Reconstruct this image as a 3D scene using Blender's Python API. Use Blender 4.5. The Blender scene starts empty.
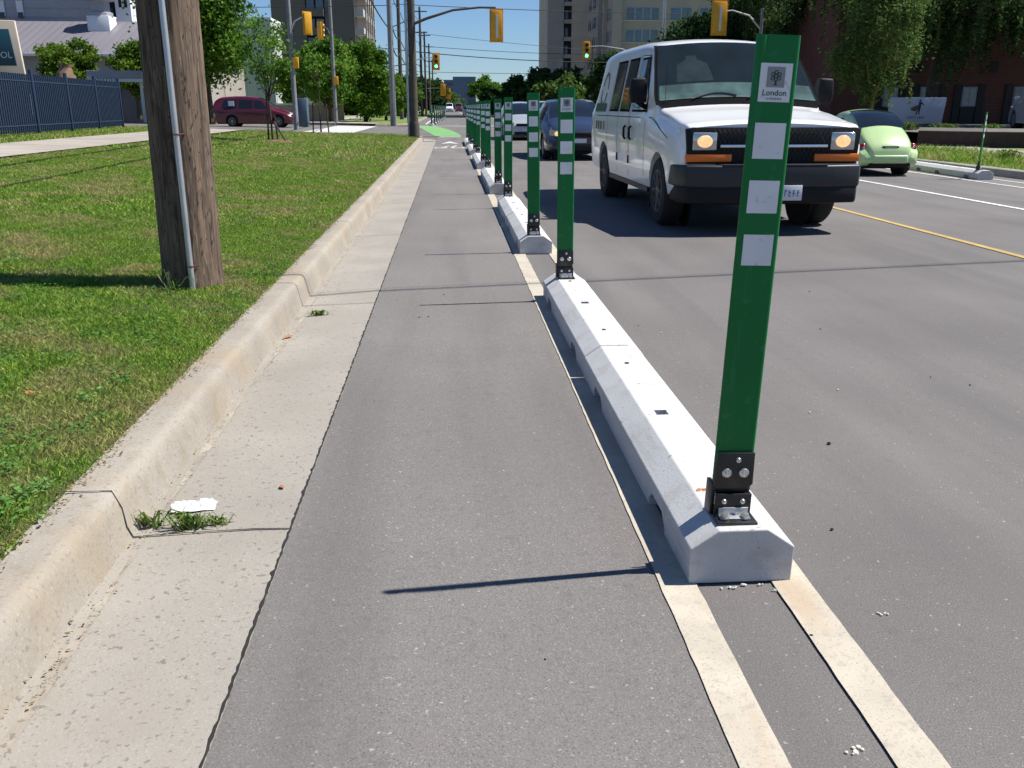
import bpy, bmesh, math, random
import numpy as np
from mathutils import Vector, Matrix
random.seed(7); RNG = np.random.default_rng(7)
SC = bpy.context.scene; COL = SC.collection
R = math.radians

# ------------------------------------------------------------------ camera, sky, sun, exposure
CAM_H = 1.3
F_PX = 900.0
PITCH, YAW = R(17.107), R(3.8276)
cam = bpy.data.cameras.new('camera'); camo = bpy.data.objects.new('camera', cam); COL.objects.link(camo)
cam.sensor_width = 36.0; cam.lens = F_PX / 1024 * 36; cam.clip_start = 0.05; cam.clip_end = 5000
camo.location = (0, 0, CAM_H)
camo.rotation_euler = (R(90) - PITCH, 0, -YAW)
SC.camera = camo
SUN_V = Vector((.98, .095, 1.47)).normalized()
SUN_EL = math.asin(SUN_V.z)
w = bpy.data.worlds.new('World'); SC.world = w; w.use_nodes = True
nt = w.node_tree
sky = nt.nodes.new('ShaderNodeTexSky'); sky.sky_type = 'NISHITA'; sky.sun_disc = False
sky.sun_elevation = SUN_EL; sky.sun_rotation = math.atan2(SUN_V.x, SUN_V.y)
sky.air_density = 1.0; sky.dust_density = 0.0; sky.ozone_density = 3.0; sky.altitude = 300
bg = nt.nodes['Background']; bg.inputs['Strength'].default_value = 0.055
hs = nt.nodes.new('ShaderNodeMix'); hs.data_type = 'RGBA'; hs.blend_type = 'MULTIPLY'; hs.inputs['Factor'].default_value = 1.0
hs.inputs['B'].default_value = (.80, 1.0, 1.30, 1)
nt.links.new(sky.outputs[0], hs.inputs['A']); nt.links.new(hs.outputs['Result'], bg.inputs['Color'])
sl = bpy.data.lights.new('sun', 'SUN'); sl.energy = 5.0; sl.angle = R(0.5); sl.color = (1.0, .965, .9)
so = bpy.data.objects.new('sun', sl); COL.objects.link(so); so.location = (20, 0, 30)
so.rotation_euler = SUN_V.to_track_quat('Z', 'Y').to_euler()
SC.view_settings.view_transform = 'Standard'; SC.view_settings.look = 'None'
SC.view_settings.gamma = 1.0; SC.view_settings.use_curve_mapping = False
SC.view_settings.exposure = 0.60
SC.cycles.max_bounces = 6; SC.cycles.transparent_max_bounces = 8
SC.cycles.use_denoising = True

# ------------------------------------------------------------------ materials
MATS = {}
def mat(name, col, rough=.8, amt=.15, scale=4., bump=0., bscale=60., metal=0., spec=.5, coat=0.,
        speck=None, emit=None, col2=None, stretch=None, hue2scale=None, trans=0., detail=4.):
    """principled material: noise-varied base colour, optional speckle (colour, scale, threshold), bump"""
    if name in MATS: return MATS[name]
    m = bpy.data.materials.new(name); m.use_nodes = True; MATS[name] = m
    N = m.node_tree.nodes; L = m.node_tree.links; b = N['Principled BSDF']
    tc = N.new('ShaderNodeTexCoord'); vec = tc.outputs['Object']
    if stretch:
        mp = N.new('ShaderNodeMapping'); mp.inputs['Scale'].default_value = stretch
        L.new(vec, mp.inputs['Vector']); vec = mp.outputs[0]
    c2 = col2 or tuple(max(0, c * (1 - 2 * amt)) for c in col)
    if amt > 0 or col2:
        nz = N.new('ShaderNodeTexNoise'); nz.inputs['Scale'].default_value = scale; nz.inputs['Detail'].default_value = detail
        L.new(vec, nz.inputs['Vector'])
        mr = N.new('ShaderNodeMapRange'); mr.inputs['From Min'].default_value = .32; mr.inputs['From Max'].default_value = .68
        L.new(nz.outputs['Fac'], mr.inputs['Value'])
        mx = N.new('ShaderNodeMix'); mx.data_type = 'RGBA'
        mx.inputs['A'].default_value = (*c2, 1); mx.inputs['B'].default_value = (*col, 1)
        L.new(mr.outputs[0], mx.inputs['Factor']); out = mx.outputs['Result']
    else:
        rgb = N.new('ShaderNodeRGB'); rgb.outputs[0].default_value = (*col, 1); out = rgb.outputs[0]
    for (scol, ssc, lo, hi, a, *st_) in (speck or []):
        n2 = N.new('ShaderNodeTexNoise'); n2.inputs['Scale'].default_value = ssc; n2.inputs['Detail'].default_value = 2
        if st_:
            mp2 = N.new('ShaderNodeMapping'); mp2.inputs['Scale'].default_value = st_[0]; L.new(vec, mp2.inputs['Vector']); L.new(mp2.outputs[0], n2.inputs['Vector']); n2.inputs['Detail'].default_value = 6
        else: L.new(vec, n2.inputs['Vector'])
        m2 = N.new('ShaderNodeMapRange'); m2.inputs['From Min'].default_value = lo; m2.inputs['From Max'].default_value = hi
        m2.inputs['To Max'].default_value = a
        L.new(n2.outputs['Fac'], m2.inputs['Value'])
        x2 = N.new('ShaderNodeMix'); x2.data_type = 'RGBA'; L.new(m2.outputs[0], x2.inputs['Factor'])
        L.new(out, x2.inputs['A']); x2.inputs['B'].default_value = (*scol, 1); out = x2.outputs['Result']
    L.new(out, b.inputs['Base Color'])
    b.inputs['Roughness'].default_value = rough; b.inputs['Metallic'].default_value = metal
    b.inputs['Specular IOR Level'].default_value = spec; b.inputs['Coat Weight'].default_value = coat
    b.inputs['Coat Roughness'].default_value = .04
    if emit: b.inputs['Emission Color'].default_value = (*emit[0], 1); b.inputs['Emission Strength'].default_value = emit[1]
    if bump:
        n3 = N.new('ShaderNodeTexNoise'); n3.inputs['Scale'].default_value = bscale; n3.inputs['Detail'].default_value = 3
        L.new(vec, n3.inputs['Vector'])
        bp = N.new('ShaderNodeBump'); bp.inputs['Strength'].default_value = bump; bp.inputs['Distance'].default_value = .003
        L.new(n3.outputs['Fac'], bp.inputs['Height']); L.new(bp.outputs[0], b.inputs['Normal'])
    if trans > 0:
        tr = N.new('ShaderNodeBsdfTranslucent'); L.new(out, tr.inputs['Color'])
        ms = N.new('ShaderNodeMixShader'); ms.inputs[0].default_value = trans
        L.new(b.outputs[0], ms.inputs[1]); L.new(tr.outputs[0], ms.inputs[2])
        L.new(ms.outputs[0], N['Material Output'].inputs['Surface'])
    return m

def leafmat(name, cols, rough=.75, trans=.35, patch=None):
    """colour by the per-leaf attribute 'rnd' through a ramp; patch = (colour, scale, lo, hi) mixes in large dry patches"""
    if name in MATS: return MATS[name]
    m = bpy.data.materials.new(name); m.use_nodes = True; MATS[name] = m
    N = m.node_tree.nodes; L = m.node_tree.links; b = N['Principled BSDF']
    at = N.new('ShaderNodeAttribute'); at.attribute_name = 'rnd'
    rp = N.new('ShaderNodeValToRGB'); el = rp.color_ramp.elements
    el[0].color = (*cols[0], 1); el[-1].color = (*cols[-1], 1)
    for i, c in enumerate(cols[1:-1]):
        e = el.new((i + 1) / (len(cols) - 1)); e.color = (*c, 1)
    L.new(at.outputs['Fac'], rp.inputs[0]); out = rp.outputs[0]
    if patch:
        tc = N.new('ShaderNodeTexCoord'); nz = N.new('ShaderNodeTexNoise'); nz.inputs['Scale'].default_value = patch[1]
        nz.inputs['Detail'].default_value = 5; L.new(tc.outputs['Object'], nz.inputs['Vector'])
        mr = N.new('ShaderNodeMapRange'); mr.inputs['From Min'].default_value = patch[2]; mr.inputs['From Max'].default_value = patch[3]
        mr.inputs['To Max'].default_value = patch[4]
        L.new(nz.outputs['Fac'], mr.inputs['Value'])
        mx = N.new('ShaderNodeMix'); mx.data_type = 'RGBA'; L.new(mr.outputs[0], mx.inputs['Factor'])
        L.new(out, mx.inputs['A']); mx.inputs['B'].default_value = (*patch[0], 1); out = mx.outputs['Result']
    L.new(out, b.inputs['Base Color']); b.inputs['Roughness'].default_value = rough; b.inputs['Specular IOR Level'].default_value = .15
    tr = N.new('ShaderNodeBsdfTranslucent'); L.new(out, tr.inputs['Color'])
    ms = N.new('ShaderNodeMixShader'); ms.inputs[0].default_value = trans
    L.new(b.outputs[0], ms.inputs[1]); L.new(tr.outputs[0], ms.inputs[2])
    L.new(ms.outputs[0], N['Material Output'].inputs['Surface'])
    return m

asphalt_specks = [((.34, .32, .295), 250., .56, .66, .42), ((.045, .042, .042), 210., .56, .66, .50), ((.42, .40, .36), 60., .69, .72, .6), ((.085, .08, .078), 22., .58, .72, .28), ((.085, .078, .075), 2.2, .48, .66, .42, (1, .09, 1)), ((.23, .215, .20), .9, .52, .70, .30, (1, .12, 1)), ((.09, .08, .08), .45, .48, .66, .35)]
M_ASPH = mat('asphalt', (.150, .138, .130), .9, .10, .7, bump=.5, bscale=170, speck=asphalt_specks)
M_LANE = mat('bike lane asphalt', (.173, .160, .149), .9, .08, .9, bump=.5, bscale=180, speck=asphalt_specks)
M_CONC = mat('gutter concrete', (.32, .292, .25), .9, .10, 1.6, bump=.3, bscale=120,
             speck=[((.20, .17, .14), 90., .60, .68, .6), ((.13, .11, .09), 42., .635, .68, .7), ((.48, .45, .40), 170., .58, .68, .35), ((.27, .24, .20), 2.1, .52, .70, .40), ((.27, .235, .19), 11., .55, .75, .35)])
M_KERB = mat('kerb concrete', (.335, .30, .25), .92, .12, 2.2, bump=.45, bscale=90,
             speck=[((.18, .14, .10), 75., .58, .67, .6), ((.52, .48, .41), 150., .58, .68, .35), ((.30, .23, .14), 3., .48, .68, .5), ((.25, .20, .14), 14., .54, .7, .45)])
M_WALK = mat('sidewalk concrete', (.37, .33, .28), .9, .12, .8, bump=.2, bscale=60)
M_BLOCK = mat('precast concrete', (.57, .57, .56), .85, .06, 2.5, bump=.3, bscale=110,
              speck=[((.25, .25, .24), 130., .655, .69, .7), ((.38, .37, .35), 3.2, .52, .72, .35), ((.42, .40, .37), 12., .54, .68, .45), ((.30, .285, .27), 7., .56, .68, .45, (1, .16, 1.5)), ((.20, .18, .16), 34., .70, .73, .6)])
M_PAINT = mat('worn cream paint', (.50, .445, .355), .8, .10, 6., bump=.25, bscale=170,
              speck=[((.26, .24, .21), 130., .57, .68, .55), ((.40, .27, .16), 6., .56, .72, .5, (1.5, .25, 1)), ((.30, .27, .23), 34., .56, .70, .45)])
M_WHITEP = mat('white road paint', (.70, .70, .67), .8, .1, 4., speck=[((.3, .3, .3), 20., .6, .75, .4)])
M_YELP = mat('yellow road paint', (.48, .33, .10), .8, .12, 5., speck=[((.2, .17, .12), 40., .6, .75, .4)])
M_GREENP = mat('green crossing paint', (.17, .38, .13), .8, .12, 2.)
M_TAR = mat('tar joint', (.02, .02, .02), .9, .2, 20.)
M_SOIL = mat('soil and thatch', (.055, .070, .018), 1., .2, 1.2, bump=.6, bscale=40, col2=(.11, .075, .04))
M_LAWN_FAR = mat('distant lawn', (.10, .18, .03), 1., .2, .8, bump=.6, bscale=30, col2=(.18, .20, .06))
M_GROUND = mat('land', (.12, .12, .10), 1., .2, .05)
M_WOOD = mat('weathered pole wood', (.19, .13, .088), .95, .2, 3., bump=1., bscale=9, stretch=(11, 11, .8), col2=(.06, .042, .03), detail=8.,
             speck=[((.035, .025, .02), 5., .58, .66, .9), ((.36, .28, .20), 9., .60, .70, .5)])
M_GALV = mat('galvanised steel', (.55, .56, .57), .42, .08, 6., metal=.7)
M_RUST = mat('rusty strap', (.13, .05, .025), .9, .2, 30.)
M_GREEN = mat('green post plastic', (.001, .175, .040), .33, .06, 3., spec=.3, trans=.12, speck=[((.03, .20, .08), 25., .64, .70, .5), ((.10, .20, .12), 90., .70, .73, .5), ((.03, .23, .09), 30., .60, .70, .5, (1, 1, .10))])
M_REFL = mat('white reflective sheeting', (.74, .74, .75), .45, .05, 9., speck=[((.4, .42, .40), 40., .66, .72, .5)])
M_GREY = mat('grey print', (.27, .27, .28), .6, .02)
M_DKPRINT = mat('dark green print', (.012, .055, .035), .6, 0)
M_BLACK = mat('black painted steel', (.012, .012, .013), .38, .1, 10.)
M_BOLT = mat('zinc bolt', (.62, .62, .60), .3, .1, 40., metal=.85)
M_WHITE = mat('white van paint', (.80, .80, .80), .28, .02, 1.5, coat=.6)
M_GLASS = mat('dark vehicle glass', (.010, .014, .020), .04, 0, spec=.5)
M_WGLASS = mat('windscreen glass', (.010, .018, .026), .03, .1, 2.5, spec=.35)
M_PLAST = mat('black plastic', (.010, .010, .012), .6, .1, 20., spec=.25)
M_DGREY = mat('dark grey bumper', (.020, .021, .024), .5, .1, 20.)
M_TYRE = mat('tyre rubber', (.014, .014, .014), .85, .1, 20.)
M_CHROME = mat('chrome', (.7, .7, .72), .15, 0, metal=1.)
M_RIM = mat('painted rim', (.30, .31, .33), .35, .05, metal=.7)
M_AMBER = mat('amber lens', (.75, .16, .01), .25, 0)
M_LAMP = mat('lit headlight', (.7, .5, .3), .2, .4, 30., emit=((1.0, .62, .28), .6))
M_MATT = mat('matt black rubber', (.008, .008, .009), .95, 0, spec=.05)
M_LAMPG = mat('lamp glass', (.5, .5, .5), .08, 0, metal=.6)
M_RED = mat('red lens', (.30, .01, .015), .2, 0)
M_PLATE = mat('number plate', (.62, .64, .68), .5, .02)
M_PLATEC = mat('number plate print', (.04, .08, .22), .5, 0)
M_LINE = mat('panel gap', (.03, .03, .03), .8, 0)
M_SIGY = mat('signal yellow', (.75, .36, .015), .5, .05, 5.)
M_SIGG = mat('lit green lamp', (.1, .8, .4), .4, 0, emit=((.10, 1., .45), 3.))
M_SIGD = mat('unlit lamp', (.05, .012, .01), .4, 0)
M_WIRE = mat('cable sheath', (.02, .02, .022), .7, 0)
M_POLEG = mat('concrete grey pole', (.23, .24, .25), .8, .12, 3.)
M_DKPOLE = mat('dark weathered pole', (.10, .085, .07), .9, .2, 3.)
M_BARK = mat('bark', (.10, .075, .05), .95, .3, 8., bump=.8, bscale=20, stretch=(4, 4, 1))
M_DRYLEAF = mat('dry leaf', (.45, .17, .06), .8, .2, 60.)

L_GRASS = leafmat('grass blades', [(00.074, 00.160, 00.021), (00.156, 00.312, 00.032), (00.279, 00.436, 00.059), (00.558, 00.523, 00.177)], .55, .35,
                  patch=((.46, .38, .18), 1.9, .46, .66, .78))
L_MAPLE = leafmat('maple leaves', [(00.040, 00.099, 00.011), (00.087, 00.189, 00.018), (00.161, 00.278, 00.030)])
L_SAP = leafmat('young tree leaves', [(00.050, 00.136, 00.017), (00.113, 00.236, 00.030), (00.204, 00.327, 00.050)])
L_BUSH = leafmat('round bush leaves', [(0.045, 0.100, 0.012), (0.101, 0.187, 0.018), (0.173, 0.259, 0.027)])
L_DARK = leafmat('dark leaves', [(00.018, 00.043, 00.013), (00.034, 00.076, 00.021), (00.064, 00.116, 00.030)])
L_WILLOW = leafmat('hanging leaves', [(00.026, 00.062, 00.018), (00.066, 00.121, 00.033), (00.166, 00.231, 00.078)])
L_PALE = leafmat('pale leaves', [(0.044, 0.094, 0.020), (0.094, 0.156, 0.037), (0.150, 0.213, 0.062)])
L_WEED = leafmat('weed leaves', [(.06, .13, .02), (.14, .24, .04), (.28, .30, .12)])

# ------------------------------------------------------------------ object helpers
def tag(o, label=None, cat=None, group=None, kind=None):
    if label: o['label'] = label
    if cat: o['category'] = cat
    if group: o['group'] = group
    if kind: o['kind'] = kind
    return o
def thing(name, label, cat, loc=(0, 0, 0), rz=0., group=None):
    o = bpy.data.objects.new(name, None); COL.objects.link(o); o.empty_display_size = .2
    o.location = loc; o.rotation_euler = (0, 0, rz)
    return tag(o, label, cat, group)
def link_mesh(name, me, m, parent=None):
    if m is not None and len(me.materials) == 0: me.materials.append(m)
    o = bpy.data.objects.new(name, me); COL.objects.link(o)
    if parent is not None: o.parent = parent
    return o
def copy_tree(o, parent=None):
    c = o.copy(); COL.objects.link(c)
    if parent is not None: c.parent = parent
    for ch in [x for x in bpy.data.objects if x.parent == o]: copy_tree(ch, c)
    return c

class MB:
    """collects simple solids and builds them as one mesh object"""
    def __init__(s): s.v = []; s.f = []
    def add(s, vs, fs):
        n = len(s.v); s.v += [tuple(p) for p in vs]; s.f += [tuple(i + n for i in f) for f in fs]; return s
    def box(s, x0, x1, y0, y1, z0, z1):
        return s.add([(x0,y0,z0),(x1,y0,z0),(x1,y1,z0),(x0,y1,z0),(x0,y0,z1),(x1,y0,z1),(x1,y1,z1),(x0,y1,z1)],
                     [(0,3,2,1),(4,5,6,7),(0,1,5,4),(1,2,6,5),(2,3,7,6),(3,0,4,7)])
    def prism(s, poly, a, b, axis='z'):
        """poly of 2-D points extruded from a to b along axis (poly in the other two axes, in xyz order)"""
        def P(p, t):
            return {'z': (p[0], p[1], t), 'y': (p[0], t, p[1]), 'x': (t, p[0], p[1])}[axis]
        n = len(poly)
        return s.add([P(p, a) for p in poly] + [P(p, b) for p in poly],
                     [tuple(range(n))[::-1], tuple(range(n, 2 * n))] + [(i, (i + 1) % n, n + (i + 1) % n, n + i) for i in range(n)])
    def tube(s, pts, rad, n=8, caps=True):
        pts = [Vector(p) for p in pts]; rad = rad if isinstance(rad, (list, tuple)) else [rad] * len(pts)
        vs = []; fs = []; ref = None
        for i, p in enumerate(pts):
            d = (pts[min(i + 1, len(pts) - 1)] - pts[max(i - 1, 0)]).normalized()
            if ref is None: ref = Vector((1, 0, 0)) if abs(d.x) < .9 else Vector((0, 1, 0))
            u = (ref - d * ref.dot(d)).normalized(); ref = u; v = d.cross(u)
            for k in range(n):
                a = 2 * math.pi * k / n; vs.append(p + (u * math.cos(a) + v * math.sin(a)) * rad[i])
        for i in range(len(pts) - 1):
            for k in range(n):
                k2 = (k + 1) % n; fs.append((i*n + k, i*n + k2, (i+1)*n + k2, (i+1)*n + k))
        if caps: fs += [tuple(range(n))[::-1], tuple(range((len(pts)-1)*n, len(pts)*n))]
        return s.add(vs, fs)
    def lathe(s, prof, c=(0, 0, 0), axis='z', n=24):
        vs = []; fs = []
        for (r, t) in prof:
            for k in range(n):
                a = 2 * math.pi * k / n; q = (r * math.cos(a), r * math.sin(a))
                p = {'z': (q[0], q[1], t), 'x': (t, q[0], q[1]), 'y': (q[0], t, q[1])}[axis]
                vs.append((p[0] + c[0], p[1] + c[1], p[2] + c[2]))
        m = len(prof)
        for i in range(m - 1):
            for k in range(n):
                k2 = (k + 1) % n; fs.append((i*n + k, i*n + k2, (i+1)*n + k2, (i+1)*n + k))
        fs += [tuple(range(n))[::-1], tuple(range((m-1)*n, m*n))]
        return s.add(vs, fs)
    def grid(s, G):
        """G: rows of points"""
        m = len(G); n = len(G[0])
        return s.add([p for r in G for p in r], [(i*n + j, i*n + j + 1, (i+1)*n + j + 1, (i+1)*n + j) for i in range(m-1) for j in range(n-1)])
    def ball(s, c, r, n=12, m=8):
        rx, ry, rz = r if isinstance(r, (tuple, list)) else (r, r, r)
        vs = []; fs = []
        for i in range(m + 1):
            t = math.pi * (i + .001) / (m + .002)
            for k in range(n):
                a = 2 * math.pi * k / n
                vs.append((c[0] + rx*math.sin(t)*math.cos(a), c[1] + ry*math.sin(t)*math.sin(a), c[2] + rz*math.cos(t)))
        for i in range(m):
            for k in range(n):
                k2 = (k + 1) % n; fs.append((i*n + k, (i+1)*n + k, (i+1)*n + k2, i*n + k2))
        return s.add(vs, fs)
    def build(s, name, m, parent=None, bevel=0., smooth=False, ang=35, seg=2, recalc=True):
        me = bpy.data.meshes.new(name); me.from_pydata(s.v, [], s.f)
        if bevel or recalc or smooth:
            bm = bmesh.new(); bm.from_mesh(me)
            if recalc: bmesh.ops.recalc_face_normals(bm, faces=bm.faces)
            if bevel:
                es = [e for e in bm.edges if len(e.link_faces) == 2 and e.calc_face_angle(0) > R(30)]
                bmesh.ops.bevel(bm, geom=es, offset=bevel, segments=seg, affect='EDGES', profile=.5, clamp_overlap=True)
            if smooth or bevel:
                for f in bm.faces: f.smooth = True
                for e in bm.edges:
                    if len(e.link_faces) == 2 and e.calc_face_angle(0) > R(ang): e.smooth = False
            bm.to_mesh(me); bm.free()
        return link_mesh(name, me, m, parent)

def fast_mesh(name, V, nper, m, parent=None, rnd=None):
    """V: (k*nper,3) verts, k faces of nper corners; rnd per face in 0..1"""
    V = np.asarray(V, np.float32); k = len(V) // nper
    me = bpy.data.meshes.new(name); me.vertices.add(k * nper); me.vertices.foreach_set('co', V.ravel())
    me.loops.add(k * nper); me.loops.foreach_set('vertex_index', np.arange(k * nper, dtype=np.int32))
    me.polygons.add(k); me.polygons.foreach_set('loop_start', np.arange(0, k * nper, nper, dtype=np.int32))
    me.update()
    if rnd is not None:
        a = me.attributes.new('rnd', 'FLOAT', 'POINT'); a.data.foreach_set('value', np.repeat(rnd.astype(np.float32), nper))
    me.validate()
    return link_mesh(name, me, m, parent)

def unit(n):
    v = RNG.normal(size=(n, 3)); return v / np.linalg.norm(v, axis=1, keepdims=True)
def leaf_quads(C, size, jit=.35, droop=0., aspect=.55):
    """rhombic leaves round the centres C"""
    n = len(C); a = unit(n); a[:, 2] = a[:, 2] * (1 - droop) - droop; a /= np.linalg.norm(a, axis=1, keepdims=True)
    b = np.cross(a, unit(n)); b /= np.linalg.norm(b, axis=1, keepdims=True) + 1e-9
    s = size * (1 + jit * RNG.uniform(-1, 1, n))[:, None]
    nrm = np.cross(a, b) * s * .18
    V = np.stack([C - a*s, C + b*s*aspect + nrm, C + a*s, C - b*s*aspect + nrm], 1)
    return V.reshape(-1, 3)

def tree(name, label, x, y, z, h, spread, leafm, nclump=60, nleaf=160, lsize=.12, trunk_r=.15, trunk_h=None, crown_lo=.3,
         group=None, flat=1., seed=1, lean=(0, 0), bark=None, cat='tree', hang=0., shape='round', clump=.17):
    global RNG
    RNG = np.random.default_rng(seed); rd = random.Random(seed)
    t = thing(name, label, cat, (x, y, z), 0, group)
    ch = h * (1 - crown_lo); cz = h * crown_lo + ch / 2
    top = Vector((lean[0], lean[1], h * (crown_lo + .35)))
    mb = MB(); n = 6
    mb.tube([(lean[0]*i/n + rd.uniform(-.03, .03)*i/3, lean[1]*i/n, top.z * i / n - (.15 if i == 0 else 0)) for i in range(n + 1)],
            [trunk_r * (1.35 if i == 0 else 1) * (1 - .12 * i) for i in range(n + 1)], 10)
    mb.build('trunk', bark or M_BARK, t, smooth=True)
    P = []; W = []
    cl = []
    for i in range(nclump):
        d = unit(1)[0]; r = rd.uniform(.35, 1.) ** .6
        lob = 1 + .22 * math.sin(3 * math.atan2(d[1], d[0]) + seed) + .15 * math.sin(5 * d[2] + seed * 2)
        px, py, pz = d[0]*spread*r*lob, d[1]*spread*r*lob, d[2]*ch/2*r*(1 + .12*math.sin(seed + 4*d[0]))
        if shape == 'cone': k = .45 + .75 * (1 - (pz/ch + .5)); px *= k; py *= k
        if shape == 'dome' and pz < 0: pz *= .8
        cl.append((px + lean[0], py + lean[1], cz + pz))
    br = MB()
    for c in cl[::max(1, nclump // 14)]:
        s = Vector((lean[0]*.6, lean[1]*.6, h * (crown_lo + rd.uniform(-.05, .2)))); e = Vector(c)
        mid = (s + e) / 2 + Vector((0, 0, -.06 * h))
        br.tube([s, mid, e], [trunk_r * .45, trunk_r * .3, trunk_r * .08], 6)
    br.build('branch', bark or M_BARK, t, smooth=True)
    cr = clump * max(spread, ch / 2) * 1.35
    for c in cl:
        k = max(8, int(nleaf * rd.uniform(.5, 1.4)))
        q = RNG.normal(size=(k, 3)) * cr * np.array([.55, .55, .38 * flat]) + np.array(c)
        P.append(q); W.append(np.clip(RNG.normal(.5 + rd.uniform(-.22, .22), .2, k), 0, 1))
        if hang > 0:
            for j in range(5):
                a = q[rd.randrange(k)]; kk = int(nleaf * .25); tt = RNG.uniform(0, 1, kk) * hang * rd.uniform(.5, 1.2)
                qq = np.stack([a[0] + RNG.normal(0, .035, kk) + .1*tt*rd.uniform(-1, 1), a[1] + RNG.normal(0, .035, kk), a[2] - tt], 1)
                P.append(qq); W.append(np.clip(RNG.normal(.6, .25, kk), 0, 1))
    P = np.concatenate(P); W = np.concatenate(W)
    V = leaf_quads(P, lsize, droop=.45 if hang else .15, aspect=.35 if hang else .6)
    fast_mesh('crown', V, 4, leafm, t, W)
    return t

def text_mesh(s, size, depth=.002, spacing=1.0):
    cu = bpy.data.curves.new('lettering', 'FONT'); cu.body = s; cu.size = size; cu.extrude = depth
    cu.align_x = 'CENTER'; cu.align_y = 'CENTER'; cu.space_character = spacing; cu.resolution_u = 3
    o = bpy.data.objects.new('lettering', cu); COL.objects.link(o)
    dg = bpy.context.evaluated_depsgraph_get(); me = bpy.data.meshes.new_from_object(o.evaluated_get(dg))
    bpy.data.objects.remove(o); me.transform(Matrix.Rotation(R(90), 4, 'X')); return me   # faces -y

def boolean_cut(o, cutters):
    for c in cutters:
        md = o.modifiers.new('cut', 'BOOLEAN'); md.operation = 'DIFFERENCE'; md.object = c; md.solver = 'EXACT'
    dg = bpy.context.evaluated_depsgraph_get(); dg.update()
    me = bpy.data.meshes.new_from_object(o.evaluated_get(dg)); o.modifiers.clear(); o.data = me
    for c in cutters: bpy.data.objects.remove(c)

# ------------------------------------------------------------------ terrain
def ss(a, b, x):
    t = min(1, max(0, (x - a) / (b - a))); return t * t * (3 - 2 * t)
def street_z(x): return .02 * max(0., -x - 4.)
def lawn_h(x, y):
    a = float(np.interp(-x, [1.2, 7.3, 9.1, 10.5, 25, 80], [.155, .50, .57, .62, .80, 1.2]))
    b = street_z(x) + .15
    k = ss(33, 43, y) if y < 55 else 1.
    return a * (1 - k) + b * k
def smooth_noise(x, y):
    return math.sin(x*1.7 + y*.6) * math.cos(y*1.1 - x*.4) * .5 + math.sin(x*3.9 + 1) * math.sin(y*3.1) * .25

def sheet(name, x0, x1, y0, y1, z, m, nx=1, ny=1, zf=None):
    G = [[(x0 + (x1-x0)*i/nx, y0 + (y1-y0)*j/ny, (zf(x0 + (x1-x0)*i/nx, y0 + (y1-y0)*j/ny) if zf else z)) for i in range(nx+1)] for j in range(ny+1)]
    return MB().grid(G).build(name, m, recalc=False)

tag(sheet('ground', -1500, 1500, -60, 3500, -.06, M_GROUND), kind='structure')
tag(sheet('road', -.535, 10.75, -6, 900, 0, M_ASPH), kind='structure')
tag(sheet('bike_lane_surface', -.536, .60, -6, 42, .002, M_LANE), kind='structure')
tag(sheet('cross_street', -70, -.53, 43.0, 66.0, 0, M_ASPH, 30, 1, lambda x, y: street_z(x) - .002), kind='structure')
tag(sheet('cross_street', 10.74, 90, 43.0, 66.0, -.002, M_ASPH), kind='structure')
tag(sheet('corner_asphalt', -9, -.5, 36.5, 43.2, -.018, M_ASPH), kind='structure')
tag(sheet('far_road_shoulder', -2.8, -.53, 66.0, 900, -.002, M_ASPH), kind='structure')

def path_left():
    P = [(-1.03, -3 + i * .5) for i in range(82)]                      # to y 37.5
    for i in range(1, 13):
        a = math.pi/2 * i / 12; P.append((-1.03 - 5.2 * (1 - math.cos(a)), 37.6 + 5.2 * math.sin(a)))
    P += [(-6.3 - i * 3, 42.8) for i in range(1, 20)]
    return P
def sweep(P, prof, zf, wob=0.):
    G = []
    for i, p in enumerate(P):
        a = P[max(0, i-1)]; b = P[min(len(P)-1, i+1)]; d = Vector((b[0]-a[0], b[1]-a[1])).normalized(); n = Vector((-d.y, d.x))
        r = []
        for j, (o, z) in enumerate(prof):
            oo = o + (random.uniform(-wob, wob) if wob else 0)
            r.append((p[0] + n.x*oo, p[1] + n.y*oo, zf(p[0], p[1]) + z))
        G.append(r)
    return G
PL = path_left()
def zb(x, y): return street_z(x)
# kerb: sloped face, rounded lip, flat top, inner drop under the turf
PK = []
for i in range(len(PL) - 1):
    for k in range(4 if PL[i][1] < 12 else 1):
        n_ = 4 if PL[i][1] < 12 else 1
        PK.append((PL[i][0] + (PL[i+1][0]-PL[i][0])*k/n_, PL[i][1] + (PL[i+1][1]-PL[i][1])*k/n_))
ker = MB().grid(sweep(PK, [(0.0, -.012), (.012, .03), (.024, .09), (.034, .128), (.048, .146), (.075, .151), (.13, .152), (.19, .150), (.205, .0)], zb, .0018))
tag(ker.build('kerb', M_KERB, smooth=True, ang=60, recalc=False), kind='structure')
gut = MB().grid(sweep(PK, [(-.50, .0065), (-.30, -.001), (-.12, -.008), (.01, -.012)], zb, .001))
tag(gut.build('gutter', M_CONC, smooth=True, recalc=False), kind='structure')
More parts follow.
